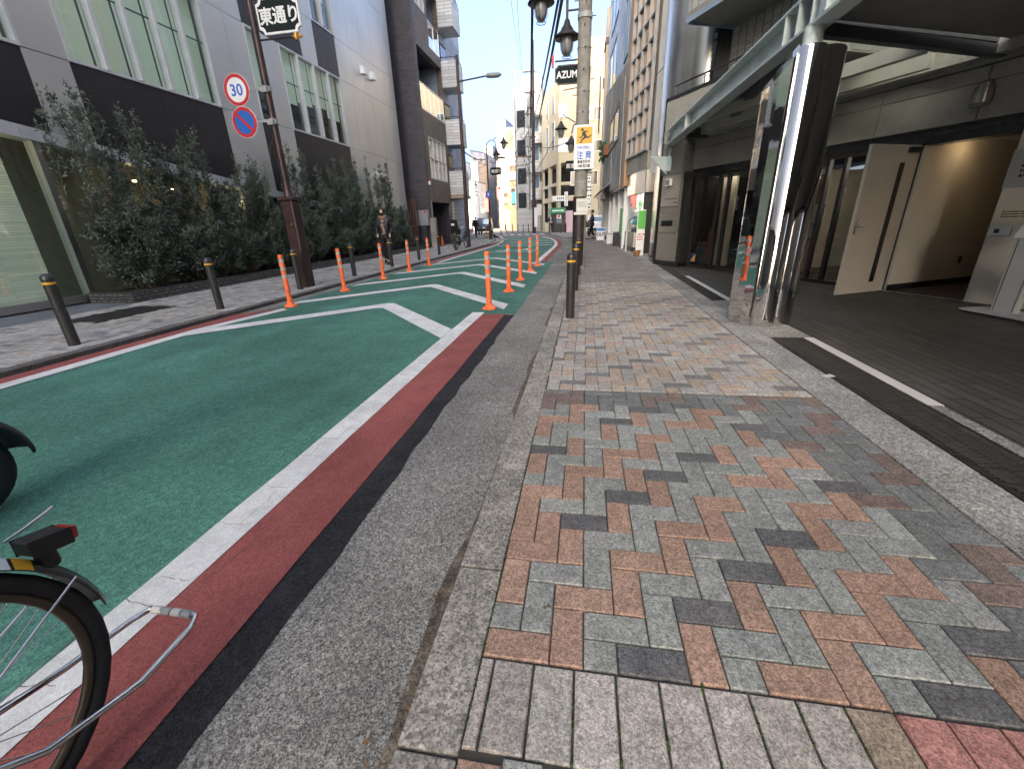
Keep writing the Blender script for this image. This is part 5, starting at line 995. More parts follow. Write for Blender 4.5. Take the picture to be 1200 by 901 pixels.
def windows(t, a, b, rects, pane, frame, sill=True):
    for (u0, u1, z0, z1) in rects:
        f = MB(); w = .06
        for q in ((u0-w,u1+w,z0-w,z0), (u0-w,u1+w,z1,z1+w), (u0-w,u0,z0,z1), (u1,u1+w,z0,z1), ((u0+u1)/2-.025,(u0+u1)/2+.025,z0,z1)): on_face(f, a, b, *q, -.05, .05)
        fo_ = f.build('window', frame, t); g = MB(); on_face(g, a, b, u0, u1, z0, z1, -.05, .02); g.build('pane', pane, fo_)
# steel clad pier
t = thing('steel_clad_tower', (3.1,14.8,0), 'tall polished steel rounded pier between the granite front and the gridded glass', 'building')
m = MB(); pts = []
for k in range(33):
    a = math.pi/2+math.pi*k/32; pts.append((3.0+.92*math.cos(a), 14.75+1.62*math.sin(a)))
pts += [(5.5,13.13), (5.5,16.37)]
zs = [.45, 3.3, 6.4, 9.5, 12.6, 16]
for a, b in zip(zs[:-1], zs[1:]):
    n = len(pts); V_ = [(x, y, a+.006) for x, y in pts]+[(x, y, b-.006) for x, y in pts]; m.add(V_, [(i, (i+1) % n, n+(i+1) % n, n+i) for i in range(n)], 0, True); m.add(V_, [tuple(range(n-1,-1,-1)), tuple(range(n,2*n))])
m.build('cladding', X['steel'], t); m = MB(); m.prism([(x, y, -.05) for x, y in pts], (0,0,.5)); m.build('plinth', X['granite_dark'], t)
m = MB(); m.prism([(3+(x-3)*.985, 14.75+(y-14.75)*.985, .4) for x, y in pts], (0,0,15.5)); m.build('core', X['seam'], t)
# gridded glass building
A, B = (2.02,16.45), (1.5,19.35)
t = thing('grid_glass_building', (A[0],A[1],0), 'building with a grey gridded glass front, warm orange reflection tinted into the panes', 'building'); m = MB(); m.prism([(2.12,16.45,2.6), (1.62,19.3,2.6), (9,19.3,2.6), (9,16.45,2.6)], (0,0,13)); m.build('wall', X['gray_wall'], t)
Lg = math.hypot(B[0]-A[0], B[1]-A[1]); fa, fb = B, A
def g_(mb, u0, u1, z0, z1, d0, d1): on_face(mb, A, B, u0, u1, z0, z1, d0, d1)
m = MB(); z = 3.35
while z < 14: g_(m, .0, Lg-.35, z-.028, z+.028, -.02, .08); z += .62
for u in (.03, .62, 1.3, 1.95, Lg-.4): g_(m, u-.03, u+.03, 3.3, 14, -.02, .1)
fo_ = m.build('window_grid', X['plastic_gray'], t); m = MB(); g_(m, 0, Lg-.35, 3.3, 14, -.04, .0); m.build('pane', X['pane_orange_reflection'], fo_)
m = MB(); g_(m, Lg-.33, Lg, 2.4, 14.5, -.4, .1); m.build('orange_pillar', X['orange_wall'], t)
m = MB(); g_(m, .0, Lg, 2.75, 3.29, -.5, .02); m.build('fascia_board', X['concrete_wall'], t)
# little shop under it
t = thing('corner_shop', (1.95,17.5,0), 'small shop front with a curved stainless canopy box and cluttered display glass', 'shop')
m = MB(); pp = []
for k in range(9): a = math.pi/2*k/8; pp.append((1.92-.25*math.sin(a)*1.0+.0, 18.9+.3*math.cos(a)-.0))
pr = [(2.6,16.5), (2.0,16.5), (1.78,17.6), (1.62,18.9), (1.66,19.2), (1.8,19.35), (2.6,19.35)]; m.prism([(x, y, 2.02) for x, y in pr], (0,0,.72)); m.build('canopy_box', X['steel'], t, .03)
m = MB(); m.prism([(2.5,16.5,.0), (2.05,16.6,.0), (1.9,19.2,.0), (2.5,19.3,.0)], (0,0,2.02)); m.build('display_back', X['dark_room'], t); m = MB(); m.prism([(2.0,16.62,.75), (1.72,19.15,.75), (1.73,19.15,.75), (2.01,16.62,.75)], (0,0,1.26)); m.build('pane', X['glass_green'], t)
m = MB(); m.prism([(2.3,17.2,-.05), (1.78,17.3,-.05), (1.62,19.0,-.05), (2.2,19.2,-.05)], (0,0,.75)); m.build('counter', X['steel'], t, .02); m = MB(); m.prism([(2.3,17.15,-.05), (1.77,17.25,-.05), (1.605,19.05,-.05), (2.2,19.25,-.05)], (0,0,.22)); m.build('plinth', X['granite_dark'], t)
m = MB()
for k in range(26): c = Vector((random.uniform(1.82,2.05), random.uniform(17.0,19.0), random.uniform(.8,1.7))); m.lathe([(0,-.09), (.07,-.05), (.09,.02), (.03,.1), (0,.11)], c, 8, k % 3)
m.build('display_items', [X['white_plain'], X['teal'], X['plastic_gray']], t)
t = thing('shop_sign_board', (1.75,15.6,0), 'white upright shop board with a green upper panel beside the steel pier', 'sign board'); m = MB(); m.box(1.72,1.98,15.55,15.6,0,1.45); m.build('board', X['white_plain'], t, .005); m = MB(); m.box(1.74,1.97,15.54,15.55,.85,1.42); m.build('green_panel', X['green_panel'], t); m = MB(); strokes(m, (1.85,15.545,.6), EX, EZ, 3, .2, .05, 0); m.build('lettering', X['sign_red'], t)
t = thing('hose_pipe', (1.7,16.3,.9), 'pale curved pipe arching in front of the cluttered shop glass', 'pipe'); m = MB(); m.tube([(1.95,16.2,1.25), (1.7,16.6,1.3), (1.58,17.2,1.15), (1.56,17.4,.7), (1.56,17.42,0)], .035, 8); m.build('pipe', X['offwhite'], t)
t = thing('flower_pot', (1.7,15.2,0), 'reddish brown pot at the foot of the steel pier', 'pot'); m = MB(); m.lathe([(.08,0), (.13,.2), (.12,.2), (.1,.14), (0,.14)], (1.72,15.1,0), 14); m.build('pot', X['rust'], t)
m = MB(); m.poly([(1.64,14.2,.004), (2.2,14.2,.004), (1.9,19.5,.004), (1.4,19.5,.004)]); struct(m, 'shop_apron', X['concrete_wall'])
# concrete building with sloping parapet
A, B = (1.5,19.4), (1.02,31.0)
t = thing('concrete_building', (A[0],A[1],0), 'old grey concrete building with a sloping parapet and one dark window', 'building')
m = MB(); m.prism([(A[0],A[1],2.5), (B[0],B[1],2.6), (B[0],B[1],8.2), (A[0],A[1],6.75)], (5,0,0)); m.build('wall', X['concrete_wall'], t); windows(t, A, B, [(3.0,7.4,4.6,5.9)], X['pane_dark'], X['dark_metal'])
m = MB(); on_face(m, A, B, 7.5, 8.6, 4.5, 5.0, 0, .3); m.build('window_box', X['rust'], t); m = MB()
for k in range(40): c = Vector((1.0-random.uniform(0,.3), 27.3+random.uniform(0,.9), 4.6+random.uniform(-.5,.6))); m.add([c, c+Vector((.05,.1,.1)), c+Vector((-.02,.05,.2)), c+Vector((-.08,-.05,.1))], [(0,1,2,3)])
m.build('window_plant', X['leaf_green'], t)
m = MB(); on_face(m, A, B, .0, 11.6, -.05, 2.55, -1.0, -.35); m.build('ground_floor_wall', X['offwhite'], t); 
for u in (.1, 2.2, 4.4, 6.6, 9, 11.4): m = MB(); on_face(m, A, B, u-.1, u+.1, 0, 2.55, -.36, -.05); m.build('post', X['white_plain'], t)
for u in (.4, 2.6, 4.9, 7.2, 9.5): m = MB(); on_face(m, A, B, u, u+1.2, 0, 2.2, -.35, -.3); m.build('shop_door', X['pane_brown'], t)

m = MB(); on_face(m, A, B, -.05, 11.6, 2.36, 2.56, -.5, .02); m.build('ground_floor_beam', X['dark_metal'], t); m = MB(); m.tube([(1.42,20.6,2.4),(1.42,20.6,6.5)],.035,6); m.tube([(1.25,25.2,2.4),(1.25,25.2,6)],.02,6); m.build('down_pipe', X['plastic_gray'], t)
t = thing('shop_awning', (1.0,26,2.6), 'small tiled awning over the far shop front on the right', 'awning'); m = MB(); m.prism([(1.2,25,2.9), (.55,25,2.4), (.55,25,2.46), (1.2,25,3.0)], (-.08,4.5,0)); m.build('roof', X['roof'], t); m = MB(); [m.bar((1.15,y_,2.2),(.6,y_,2.42),.04,.04) for y_ in (25.3,27.2,29)]; m.build('strut', X['wood'], t)
t = thing('shop_curtain', (.8,25.4,2), 'red and white shop curtain hanging under the awning', 'curtain'); m = MB()
for k in range(6): m.box(.72+.001*k,.74+.001*k,25.2+k*.38,25.2+k*.38+.36,1.55+.1*(k % 2),2.35,k % 2)
m.build('cloth', [X['white_plain'], X['red_plain']], t)
t = thing('shop_board', (.9,25.2,0), 'white standing board reading OUT beside the black coated person', 'sign board'); m = MB(); m.obox((.88,25.2,.42), (.24,0,0), (0,.02,0), (0,.03,.33)); m.build('panel', X['white_plain'], t); text('lettering', 'OUT', .26, (.88,25.165,.4), EX, EZ, X['ink'], t, .01, .8); m = MB(); m.obox((.88,25.185,.66), (.22,0,0), (0,.012,0), (0,.005,.07)); m.build('blue_header', X['blue_plain'], t)
for i, (x_, y_, w, h, mm, nm, lb_) in enumerate(((1.25,23.2,.3,.45,'white_plain','storage_crate','white crate against the far shop wall'), (1.45,21.3,.3,.6,'black','waste_bin','black bin beside the white shop post'), (1.15,24.2,.3,.5,'plastic_gray','air_conditioner','grey outdoor unit beside the white crate'))):
    t = thing(nm, (x_,y_,0), lb_, nm.replace('_', ' ')); m = MB(); m.box(x_-w/2,x_+w/2,y_-w/2,y_+w/2,0,h); m.build('case', X[mm], t, .03); m = MB(); m.box(x_-w/2-.01,x_+w/2+.01,y_-w/2-.01,y_+w/2+.01,h,h+.04) if i < 2 else m.cyl((x_,y_-w/2-.01,h*.55),(x_,y_-w/2,h*.55),.11,n=16); m.build('lid' if i < 2 else 'fan_grille', X['plastic_gray' if i != 2 else 'black'], t, .01)
t = thing('shop_banner', (1.5,20.4,1), 'green vertical banner beside the white shop post', 'banner'); m = MB(); m.box(1.48,1.62,20.0,20.03,.6,1.6); m.build('cloth', X['sign_green'], t); m = MB(); m.cyl((1.47,20.02,0),(1.47,20.02,1.65),.012,n=6); m.build('pole', X['chrome'], t); m = MB(); m.lathe([(.06,1.35),(.07,1.5),(.05,1.62)],(1.72,19.85,0),10); m.build('red_lamp', X['red_plain'], t)
# blue tiled block above and beyond
A, B = (1.75,22.6), (1.2,34.5)
t = poly_building('blue_block', 'pale blue tiled block with dark deep windows above the concrete building', [A, B, (9,34.5), (9,22.6)], 24, X['blue_wall'])
windows(t, A, B, [(u, u+w, z, z+2.3) for z in (8.2, 11.6, 15, 18.4) for u, w in ((1.2,1.3), (6.2,3.6))], X['pane_dark'], X['slate_wall'])
t = thing('rooftop_sign_box', (1.2,38,12), 'small brown rooftop box beyond the blue block', 'roof box'); p0_ = at(711,44,38); p1_ = at(722,7,38); m = MB(); m.box(p0_.x,p0_.x+3,38,40,p0_.z,p1_.z); m.build('case', X['tan_wall'], t); m = MB(); m.box(p0_.x-.1,p0_.x+3,37.9,40,p0_.z-.35,p0_.z); m.build('ledge', X['dark_metal'], t); m = MB(); m.box(p0_.x,p0_.x+3,38.01,40,0,p0_.z-.35); m.build('support', X['tan_wall'], t)
# cream corner building facing the camera
t = thing('corner_building', (-2.8,48,0), 'cream corner building, sunlit above, with open stair bays at the street corner', 'building')
A, B, C_ = (-5.1,54.5), (-2.85,48.0), (9.,48.0)
m = MB(); base = [(-2.85,48), (9,48), (9,60), (-5.1,60), (-5.1,54.5)]; m.prism([(x, y, 6.6) for x, y in base], (0,0,7.2)); m.prism([(-1.0,48.4,13.8), (9,48.4,13.8), (9,58,13.8), (-2,58,13.8)], (0,0,2.4)); m.prism([(-.4,49.5,16.2), (9,49.5,16.2), (9,58,16.2), (-.4,58,16.2)], (0,0,1.0)); m.build('wall', X['cream'], t)
m = MB(); m.prism([(-2.85,48,-.06), (-2.6,48,-.06), (-2.6,48.5,-.06), (-3.1,48.6,-.06)], (0,0,6.66)); m.prism([(-1.15,48,-.06), (9,48,-.06), (9,60,-.06), (-1.15,60,-.06)], (0,0,6.66)); m.prism([(-4.0,51.4,-.06), (-3.75,51.4,-.06), (-3.75,51.9,-.06), (-4.2,51.9,-.06)], (0,0,6.66)); m.prism([(-5.1,54.5,-.06), (-4.8,54.5,-.06), (-4.8,60,-.06), (-5.1,60,-.06)], (0,0,6.66)); m.build('ground_floor_wall', X['cream'], t)
m = MB(); m.prism([(-2.75,48.05,z0) for z0 in ()] or [(-2.84,48.01,3.05), (-1.15,48.01,3.05), (-1.15,50,3.05), (-3.5,50,3.05)], (0,0,.5)); m.prism([(-2.84,48.01,4.55), (-1.15,48.01,4.55), (-1.15,50,4.55), (-3.5,50,4.55)], (0,0,.3)); m.prism([(-3.15,48.9,3.05), (-3.0,48.9,3.05), (-4.85,54.4,3.05), (-5.05,54.4,3.05)], (0,0,.5)); m.prism([(-3.15,48.9,4.55), (-3.0,48.9,4.55), (-4.85,54.4,4.55), (-5.05,54.4,4.55)], (0,0,.3)); m.build('landing', X['cream'], t)
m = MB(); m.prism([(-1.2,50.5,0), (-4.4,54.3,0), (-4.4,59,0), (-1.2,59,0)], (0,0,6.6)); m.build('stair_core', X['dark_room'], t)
f1 = (B, C_); rects = [(4.85,6.1,8.0-.5,8.4), (6.3,7.6,7.5,8.4), (2.95,4.0,10.2,11.2), (4.2,5.4,10.2,11.2), (5.6,6.8,10.2,11.2), (7.0,8.4,10.2,11.2), (4.05,4.65,12.6,13.5), (3.0,4.7,7.5,8.4), (1.3,2.2,4.5,5.7), (2.7,3.9,4.5,5.7), (4.3,5.4,4.4,5.6)]
windows(t, *f1, rects, X['pane_brown'], X['white_plain']); windows(t, *f1, [(.05,.8,7.6,8.7), (.05,.8,10.6,11.6)], X['pane_blue'], X['white_plain']); windows(t, A, B, [(2.2,2.9,8,10.5), (4.6,5.3,8,10.5), (2.2,2.9,11.2,12.8), (4.6,5.3,11.2,12.8)], X['pane_blue'], X['white_plain'])
m = MB(); [on_face(m, *f1, 2.3+k*.42, 2.36+k*.42, 13.8, 14.7, .0, .05) for k in range(20)]; on_face(m, *f1, 2.2, 11, 14.6, 14.7, 0, .06); m.build('roof_railing', X['white_plain'], t); m = MB(); m.cyl((1.0,47.9,9),(1.0,47.9,13.6),.05,n=6); m.build('drain_pipe', X['dark_metal'], t); m = MB(); m.cyl((-2.05,47.85,0),(-2.05,47.85,4.4),.05,n=6); m.build('drain_pipe', X['dark_metal'], t)
t = thing('green_awning_shop', (-2.9,47.6,0), 'dark kiosk with a green lettered awning at the foot of the corner building', 'shop'); m = MB(); m.box(-3.55,-2.1,47.5,48.3,-.02,2.0); m.build('front', X['dark_metal'], t); m = MB(); m.prism([(-3.6,47.9,2.42), (-3.6,47.2,1.95), (-3.6,47.2,1.85), (-3.6,47.9,1.95)], (1.55,0,0)); ao = m.build('awning', X['sign_green'], t); m = MB(); strokes(m, (-2.85,47.38,2.12), EX, Vector((0,.55,.83)).normalized(), 1, 1.1, .18, 0); m.build('lettering', X['white_plain'], t); m = MB(); m.box(-3.0,-2.45,47.46,47.5,.9,1.7); m.build('window', X['pane_blue'], t); m = MB(); m.box(-2.95,-2.5,47.44,47.46,1.35,1.75); m.build('poster', X['white_plain'], t); m = MB(); m.cyl((-2.72,47.44,1.56),(-2.72,47.43,1.56),.12,n=16); m.build('emblem', X['red_plain'], t)
t = thing('pink_hoarding', (-1.6,47.7,0), 'plain pink hoarding beside the dark kiosk', 'hoarding'); m = MB(); m.box(-2.05,-1.1,47.7,47.76,-.05,2.1); m.build('board', X['pink'], t); m = MB(); [m.box(x_,x_+.05,47.76,47.82,-.05,2.1) for x_ in (-2.0,-1.2)]; m.build('batten', X['wood'], t)
t = thing('bay_sign_board', (-2.9,47.85,3.3), 'white sign board with dark slanted marks on the stair bay of the corner building', 'sign board'); m = MB(); m.box(-3.45,-2.15,47.82,47.9,3.05,3.55); m.build('board', X['white_plain'], t); m = MB(); [m.obox((-2.9+k*.2,47.815,3.3),(.03,0,.08),(0,.004,0),(-.04,0,.06)) for k in range(4)]; m.build('lettering', X['ink'], t)
t = thing('vertical_sign', (-2,47.8,3.2), 'narrow white vertical sign with small dark lettering on the corner building', 'sign'); m = MB(); m.box(-2.2,-1.85,47.8,47.86,2.55,3.9); m.build('board', X['white_plain'], t); m = MB(); [strokes(m, (-2.02,47.795,3.75-.16*k), EX, EZ, 1, .16, .1, 0) for k in range(8)]; m.build('lettering', X['ink'], t)
t = thing('yellow_lantern_sign', (-3.7,47,0), 'pale yellow standing lantern sign left of the suited person', 'sign'); m = MB(); m.box(-4.15,-3.85,47.2,47.5,.05,1.0); m.build('body', X['curtain'], t, .04); m = MB(); m.box(-4.18,-3.82,47.17,47.53,-.05,.08); m.build('base', X['black'], t)
t = thing('teal_banner', (-3.75,47.9,0), 'teal vertical banner on the corner column', 'banner'); m = MB(); m.box(-3.75,-3.45,48.2,48.24,.8,2.3); m.build('cloth', X['teal'], t); m = MB(); m.cyl((-3.77,48.22,-.05),(-3.77,48.22,2.35),.015,n=6); m.build('pole', X['chrome'], t)
# building with rounded balconies behind the wires
t = thing('round_balcony_building', (-6,56,0), 'flats with stacked rounded white balconies behind the dark brown wooden pole', 'building'); a, b = (-8.6,56.5), (-5.3,56.0)
m = MB(); m.prism([(-8.6,56.5,-.06), (-5.3,56,-.06), (-5.0,64,-.06), (-8.6,64,-.06)], (0,0,15.4)); m.build('wall', X['gray_wall'], t)
for u in (.15, 1.75, 1.95): m = MB(); on_face(m, a, b, u-.05, u+.05, 0, 15, 0, .12); m.build('down_pipe', X['dark_metal'], t)
for u, z in ((1.5,3.4), (1.55,6.3), (1.5,9.2), (.75,4.6), (.75,7.5)): m = MB(); on_face(m, a, b, u-.3, u+.3, z, z+.55, 0, .35); m.build('air_conditioner', X['offwhite'], t)
for z in (2.7, 5.6, 8.6, 11.4): m = MB(); on_face(m, a, b, 2.0, 3.3, z, z+.85, .0, .03); m.build('recess_shade_panel', X['dark_room'], t)  # flat dark panels stand in for the shade below each balcony
for z in (3.6, 6.6, 9.6, 12.4):
    bm_ = MB(); pts = [(-6.6,56.0)]+[(-5.9+.75*math.cos(q), 55.9-.75*math.sin(q)) for q in np.linspace(math.pi, 0, 9)]+[(-5.1,56.0)]; bm_.prism([(x, y, z) for x, y in pts], (0,0,1.15)); bo = bm_.build('balcony', X['white_tile'], t)
windows(t, a, b, [(2.1,3.0,z,z+1.5) for z in (4.9, 7.9, 10.8)], X['pane_blue'], X['offwhite']); windows(t, a, b, [(.4,1.3,z,z+1.6) for z in (2.8, 5.5, 8.5, 11.5)], X['pane_dark'], X['dark_metal']); m = MB(); on_face(m, a, b, .2, 3.2, 0, 2.4, 0, -.3); m.build('shutter', X['shutter'], t)
m = MB(); [m.tube([(-8.4,57,15.3+k*.9),(-5.4,57,15.3+k*.9)],.05,5) for k in (1,2)]; [m.cyl((x_,57,15.3),(x_,57,17.2),.05,n=5) for x_ in (-8.4,-6.9,-5.4)]; m.prism([(-7.8,58,15.4),(-5.5,58,15.4),(-5.5,60,15.4),(-7.8,60,15.4)],(0,0,1.6)); m.build('roof_frame', X['slate_wall'], t)
# farther buildings
def far_box(name, label, px0, px1, pyt, Y, wall, cat='building', nwin=(2,4), pane='pane_dark', dep=8, skew=0, roof=None, fr='offwhite'):
    a_, b_ = at(px0, 262, Y), at(px1, 262, Y); H = at((px0+px1)/2, pyt, Y).z
    t = poly_building(name, label, [(a_.x,Y+skew), (b_.x,Y), (b_.x+.5,Y+dep), (a_.x,Y+dep+skew)], H, X[wall], cat, X[roof] if roof else None)
    L_ = math.hypot(b_.x-a_.x, skew); a, b = (a_.x,Y+skew), (b_.x,Y); rc = []
    if nwin:
        for i in range(nwin[0]):
            for k in range(nwin[1]):
                u0 = L_*(i+.22)/nwin[0]; u1 = L_*(i+.78)/nwin[0]; z0 = 3+(H-3.6)*(k+.25)/nwin[1]; rc.append((u0, u1, z0, z0+min(1.6, (H-3.6)*.5/nwin[1])))
        # outward is towards the camera, so the face runs right to left
        windows(t, b, a, [(L_-u1, L_-u0, z0, z1) for u0, u1, z0, z1 in rc], X[pane], X[fr]) if False else windows(t, a, b, [], X[pane], X[fr])
        for (u0, u1, z0, z1) in rc:
            f = MB(); w = .06
            for q in ((u0-w,u1+w,z0-w,z0), (u0-w,u1+w,z1,z1+w), (u0-w,u0,z0,z1), (u1,u1+w,z0,z1)): on_face(f, a, b, *q, -.05, .04) if False else on_face(f, a, b, *q, -.06, .05)
            fo_ = f.build('window', X[fr], t); g = MB(); on_face(g, a, b, u0, u1, z0, z1, -.035, .04); g.build('pane', X[pane], fo_)
    return t, a, b, H
t, a, b, H = far_box('white_building', 'bright white sunlit building at the end of the street with one small window', 586, 634, 150, 78, 'white_wall', nwin=None)
p0_, p1_ = at(597, 201, 77.9), at(607, 194, 77.9); m = MB(); m.box(p0_.x, p1_.x, 77.85, 78.1, p0_.z, p1_.z); m.build('window', X['pane_brown'], t)
p0_, p1_ = at(593, 173, 77.9), at(601, 153, 77.9); m = MB(); m.box(p0_.x, p1_.x, 77.8, 78.1, p0_.z, p1_.z); m.build('shaft_window', X['wood'], t)
t2_, *_ = far_box('white_building', 'tall pale blue white wing rising left of the sunlit white wall', 588, 596, 141, 80, 'blue_wall', nwin=None)
t, a, b, H = far_box('small_house', 'small grey house with a gabled roof among the far shops', 607, 618, 218, 62, 'slate_wall', nwin=(1,2), dep=7)
m = MB(); m.prism([(a[0]-.25,61.8,H), (b[0]+.25,61.8,H), ((a[0]+b[0])/2,61.8,H+1.5)], (0,7.4,0)); m.build('gable_roof', X['roof'], t)
far_box('tan_house', 'tan sunlit house with brown window left of the gabled house', 598, 607, 212, 66, 'orange_wall', nwin=(1,2), pane='pane_brown')
far_box('tan_shop', 'narrow tan shop building left of the tan house', 590, 598, 218, 72, 'tan_wall', nwin=(1,2), pane='pane_brown')
far_box('orange_building', 'tall narrow sunlit orange building by the far lamp post', 580, 588, 175, 92, 'orange_wall', nwin=(1,5), pane='pane_brown', skew=4)
far_box('tan_block', 'sunlit tan block behind the narrow orange building', 585, 592, 192, 100, 'tan_wall', nwin=(1,4), pane='pane_brown')
far_box('gray_block', 'tall grey block left of the narrow orange building', 571, 581, 172, 105, 'gray_wall', nwin=(2,6), pane='pane_blue')
far_box('glass_tower', 'slim bluish glass block on the far left', 561, 571, 180, 98, 'blue_wall', nwin=(2,7), pane='pane_blue', skew=-4)
far_box('dark_block', 'dark grey block seen between the slim glass block and the pale far building', 556, 563, 190, 90, 'gray_wall', nwin=(1,5))
far_box('pale_building', 'low pale bluish building just right of the straight arm street light', 544, 558, 213, 85, 'white_wall', nwin=(2,3), pane='pane_blue')
far_box('dark_shop', 'low dark blue shop right of the gabled house', 618, 627, 228, 60, 'navy', nwin=(1,1), dep=5)
far_box('side_street_block', 'pale block beyond the side street left of the parked van', 500, 546, 190, 95, 'gray_wall', nwin=(3,4))
# far left row that shades the street behind the white balconies
t = poly_building('added_shade_block', 'plain block behind the stacked white balconies', [(-19,45), (-12.5,47), (-17,80), (-26,80)], 9, X['gray_wall']) if 0 else None
# far shop clutter
def small(nm, label, cat, c, parts):
    t = thing(nm, c, label, cat)
    for pn, mb, mm in parts: mb.build(pn, X[mm], t)
p = at(610, 262, 57); small('shop_flag', 'dark blue shop flag hanging by the far pavement', 'flag', (p.x,57,0), [('cloth', MB().box(p.x,p.x+.8,57,57.03,.5,3.2), 'navy'), ('pole', MB().cyl((p.x-.03,57,0),(p.x-.03,57,3.4),.03,n=6), 'dark_metal')])
p = at(570, 237, 70); small('red_sign', 'red vertical sign on the far left side of the street', 'sign', (p.x,70,3), [('board', MB().box(p.x-.4,p.x+.4,70,70.2,p.z-1.4,p.z+1.4), 'red_plain'), ('bracket', MB().box(p.x-1.2,p.x-.4,70.05,70.15,p.z-.05,p.z+.05), 'dark_metal'), ('post', MB().cyl((p.x-1.2,70.1,0),(p.x-1.2,70.1,p.z+1),.06,n=6), 'dark_metal')])
p = at(638, 272, 47.6); small('vertical_sign', 'white vertical sign fixed low on the brown wooden pole', 'sign', (p.x,47.8,1), [('board', MB().box(-5.33,-4.98,47.6,47.64,.6,2.5), 'white_plain'), ('strap', MB().box(-5.35,-4.96,47.64,47.7,1.5,1.56), 'dark_metal')])
def kerbpost(x, y, lb_):
    t = thing('pavement_post', (x,y,0), lb_, 'post', 'thin dark posts on the far pavement'); m = MB(); m.cyl((x,y,-.05),(x,y,.85),.05,n=10); m.build('post', X['bollard'], t); m = MB(); m.lathe([(.055,.85),(.04,.9),(0,.91)],(x,y,0),10); m.build('cap', X['bollard_cap'], t)
for px1, py1, lb_ in ((644,275,'thin dark post just left of the suited person by the crossing'), (657,277,'thin dark post between the kiosk and the pink hoarding'), (663,278,'thin dark post in front of the pink hoarding')):
    d = at(px1, py1, 44); kerbpost(d.x, 44, lb_)
for i, px1 in enumerate((587, 593, 600, 606, 612, 618)):
    d = at(px1, 270, 52); kerbpost(d.x, 52+i*.2, ('first','second','third','fourth','fifth','sixth')[i]+' thin post of the row along the far shops, counted from the left')
# lamp posts farther down
def far_lamp(px, pyb, Y, H, label, sign=True, two=True, side=1):
    b = at(px, pyb, Y); x = b.x; t = thing('street_lamp', (x,Y,0), label, 'street lamp', 'black lantern lamp posts down the street'); m = MB(); m.cyl((x,Y,-.05),(x,Y,1.3),.14,.1,n=12); m.cyl((x,Y,1.3),(x,Y,H),.065,.05,n=12); m.build('pole', X['dark_metal'], t)
    m = MB(); m.tube([(x,Y,H-.3),(x,Y,H+.2),(x+side*.3,Y,H+.45),(x+side*.6,Y,H+.35),(x+side*.7,Y,H-.05)],.03,6); m.build('arm', X['dark_metal'], t); lantern(t, (x+side*.7,Y,H-.55), 1.0)
    if two: lantern(t, (x+side*1.25,Y,H+.15), 1.0); m = MB(); m.tube([(x+side*.5,Y,H+.45),(x+side*1.25,Y,H+.9),(x+side*1.25,Y,H+.6)],.025,6); m.build('arm', X['dark_metal'], t)
    if sign:
        m = MB(); m.prism(scallop(x+side*.62,H-1.55,.42,.25,.08,Y-.02), (0,.04,0)); so_ = m.build('name_plate', X['plate_dark'], t); text('lettering', '東通り', .25, (x+side*.62,Y-.023,H-1.55), EX, EZ, X['offwhite'], t, .006)
    return t, x
t, x = far_lamp(575, 279, 33.4, 6.2, 'black lantern lamp post with a blue arrow sign at the corner of the left pavement')
p = at(573, 228, 33.3); t = thing('blue_sign', (x,33.3,p.z), 'small blue sign on the black lamp post at the pavement corner', 'road sign'); m = MB(); m.prism([(x-.22,33.28,p.z-.25),(x+.22,33.28,p.z-.25),(x+.22,33.28,p.z+.1),(x,33.28,p.z+.32),(x-.22,33.28,p.z+.1)],(0,.015,0)); m.build('plate', X['sign_blue'], t); m = MB(); m.obox((x,33.275,p.z),(.05,0,0),(0,.003,0),(0,0,.1)); m.build('symbol', X['white_plain'], t)
far_lamp(554, 268, 62, 6.5, 'black lantern lamp post on the far left beyond the parked van', True, False)
far_lamp(592, 267, 70, 6.5, 'thin lamp post with lantern beside the far tan shops', True, False, -1)
t, x = far_lamp(682, 284, 25.5, 5.45, 'black twin lantern lamp post just behind the concrete utility pole', True, True, -1)
t = thing('yellow_post', at(569,279,33), 'short yellow and black post beside the corner lamp post', 'post'); p = at(570,279,33); m = MB(); m.cyl((p.x,33,-.05),(p.x,33,.8),.06,n=10); m.build('post', X['yellow'], t); m = MB(); [m.cyl((p.x,33,z),(p.x,33,z+.13),.063,n=10) for z in (.1,.38,.64)]; m.build('band', X['black'], t)
# wooden-looking brown pole with road light and cables
pb_ = at(626,273,48.2); bxp = pb_.x; t = thing('utility_pole', (bxp,48.2,0), 'tall brown utility pole with tangled cables beside the corner building', 'utility pole')
m = MB(); m.cyl((bxp,48.2,-.05),(bxp,48.2,17),.2,.15,16); m.build('shaft', X['pole_brown'], t); m = MB(); m.cyl((bxp,48.2,7.35),(bxp-3.2,48.2,7.4),.05,n=8); m.lathe([(0,-.12),(.22,-.1),(.25,.05),(0,.15)],(bxp-3.4,48.2,7.4),12,0,2,1); m.build('road_light', X['rust'], t)
m = MB(); [m.box(bxp-.9,bxp+.3,48.1,48.2,z,z+.1) for z in (9,11,12.8,14.5)]; m.build('cross_arm', X['dark_metal'], t); m = MB(); [m.cyl((bxp-.5+.1*k,48.0,8.2+1.7*k),(bxp-.5+.1*k,48.0,9.0+1.7*k),.28,n=12) for k in range(3)]; m.build('transformer', X['plastic_gray'], t)
m = MB()
for k in range(22):
    z0 = random.uniform(5.5,13); a_ = Vector((bxp+random.uniform(-.9,.1),48,z0)); b_ = a_+Vector((random.uniform(-.6,.5),random.uniform(-.3,.3),random.uniform(-2,1.5))); m.tube([a_,(a_+b_)/2+Vector((random.uniform(-.3,.3),0,-.4)),b_],.03,5)
m.build('cable_bundle', X['wire'], t)
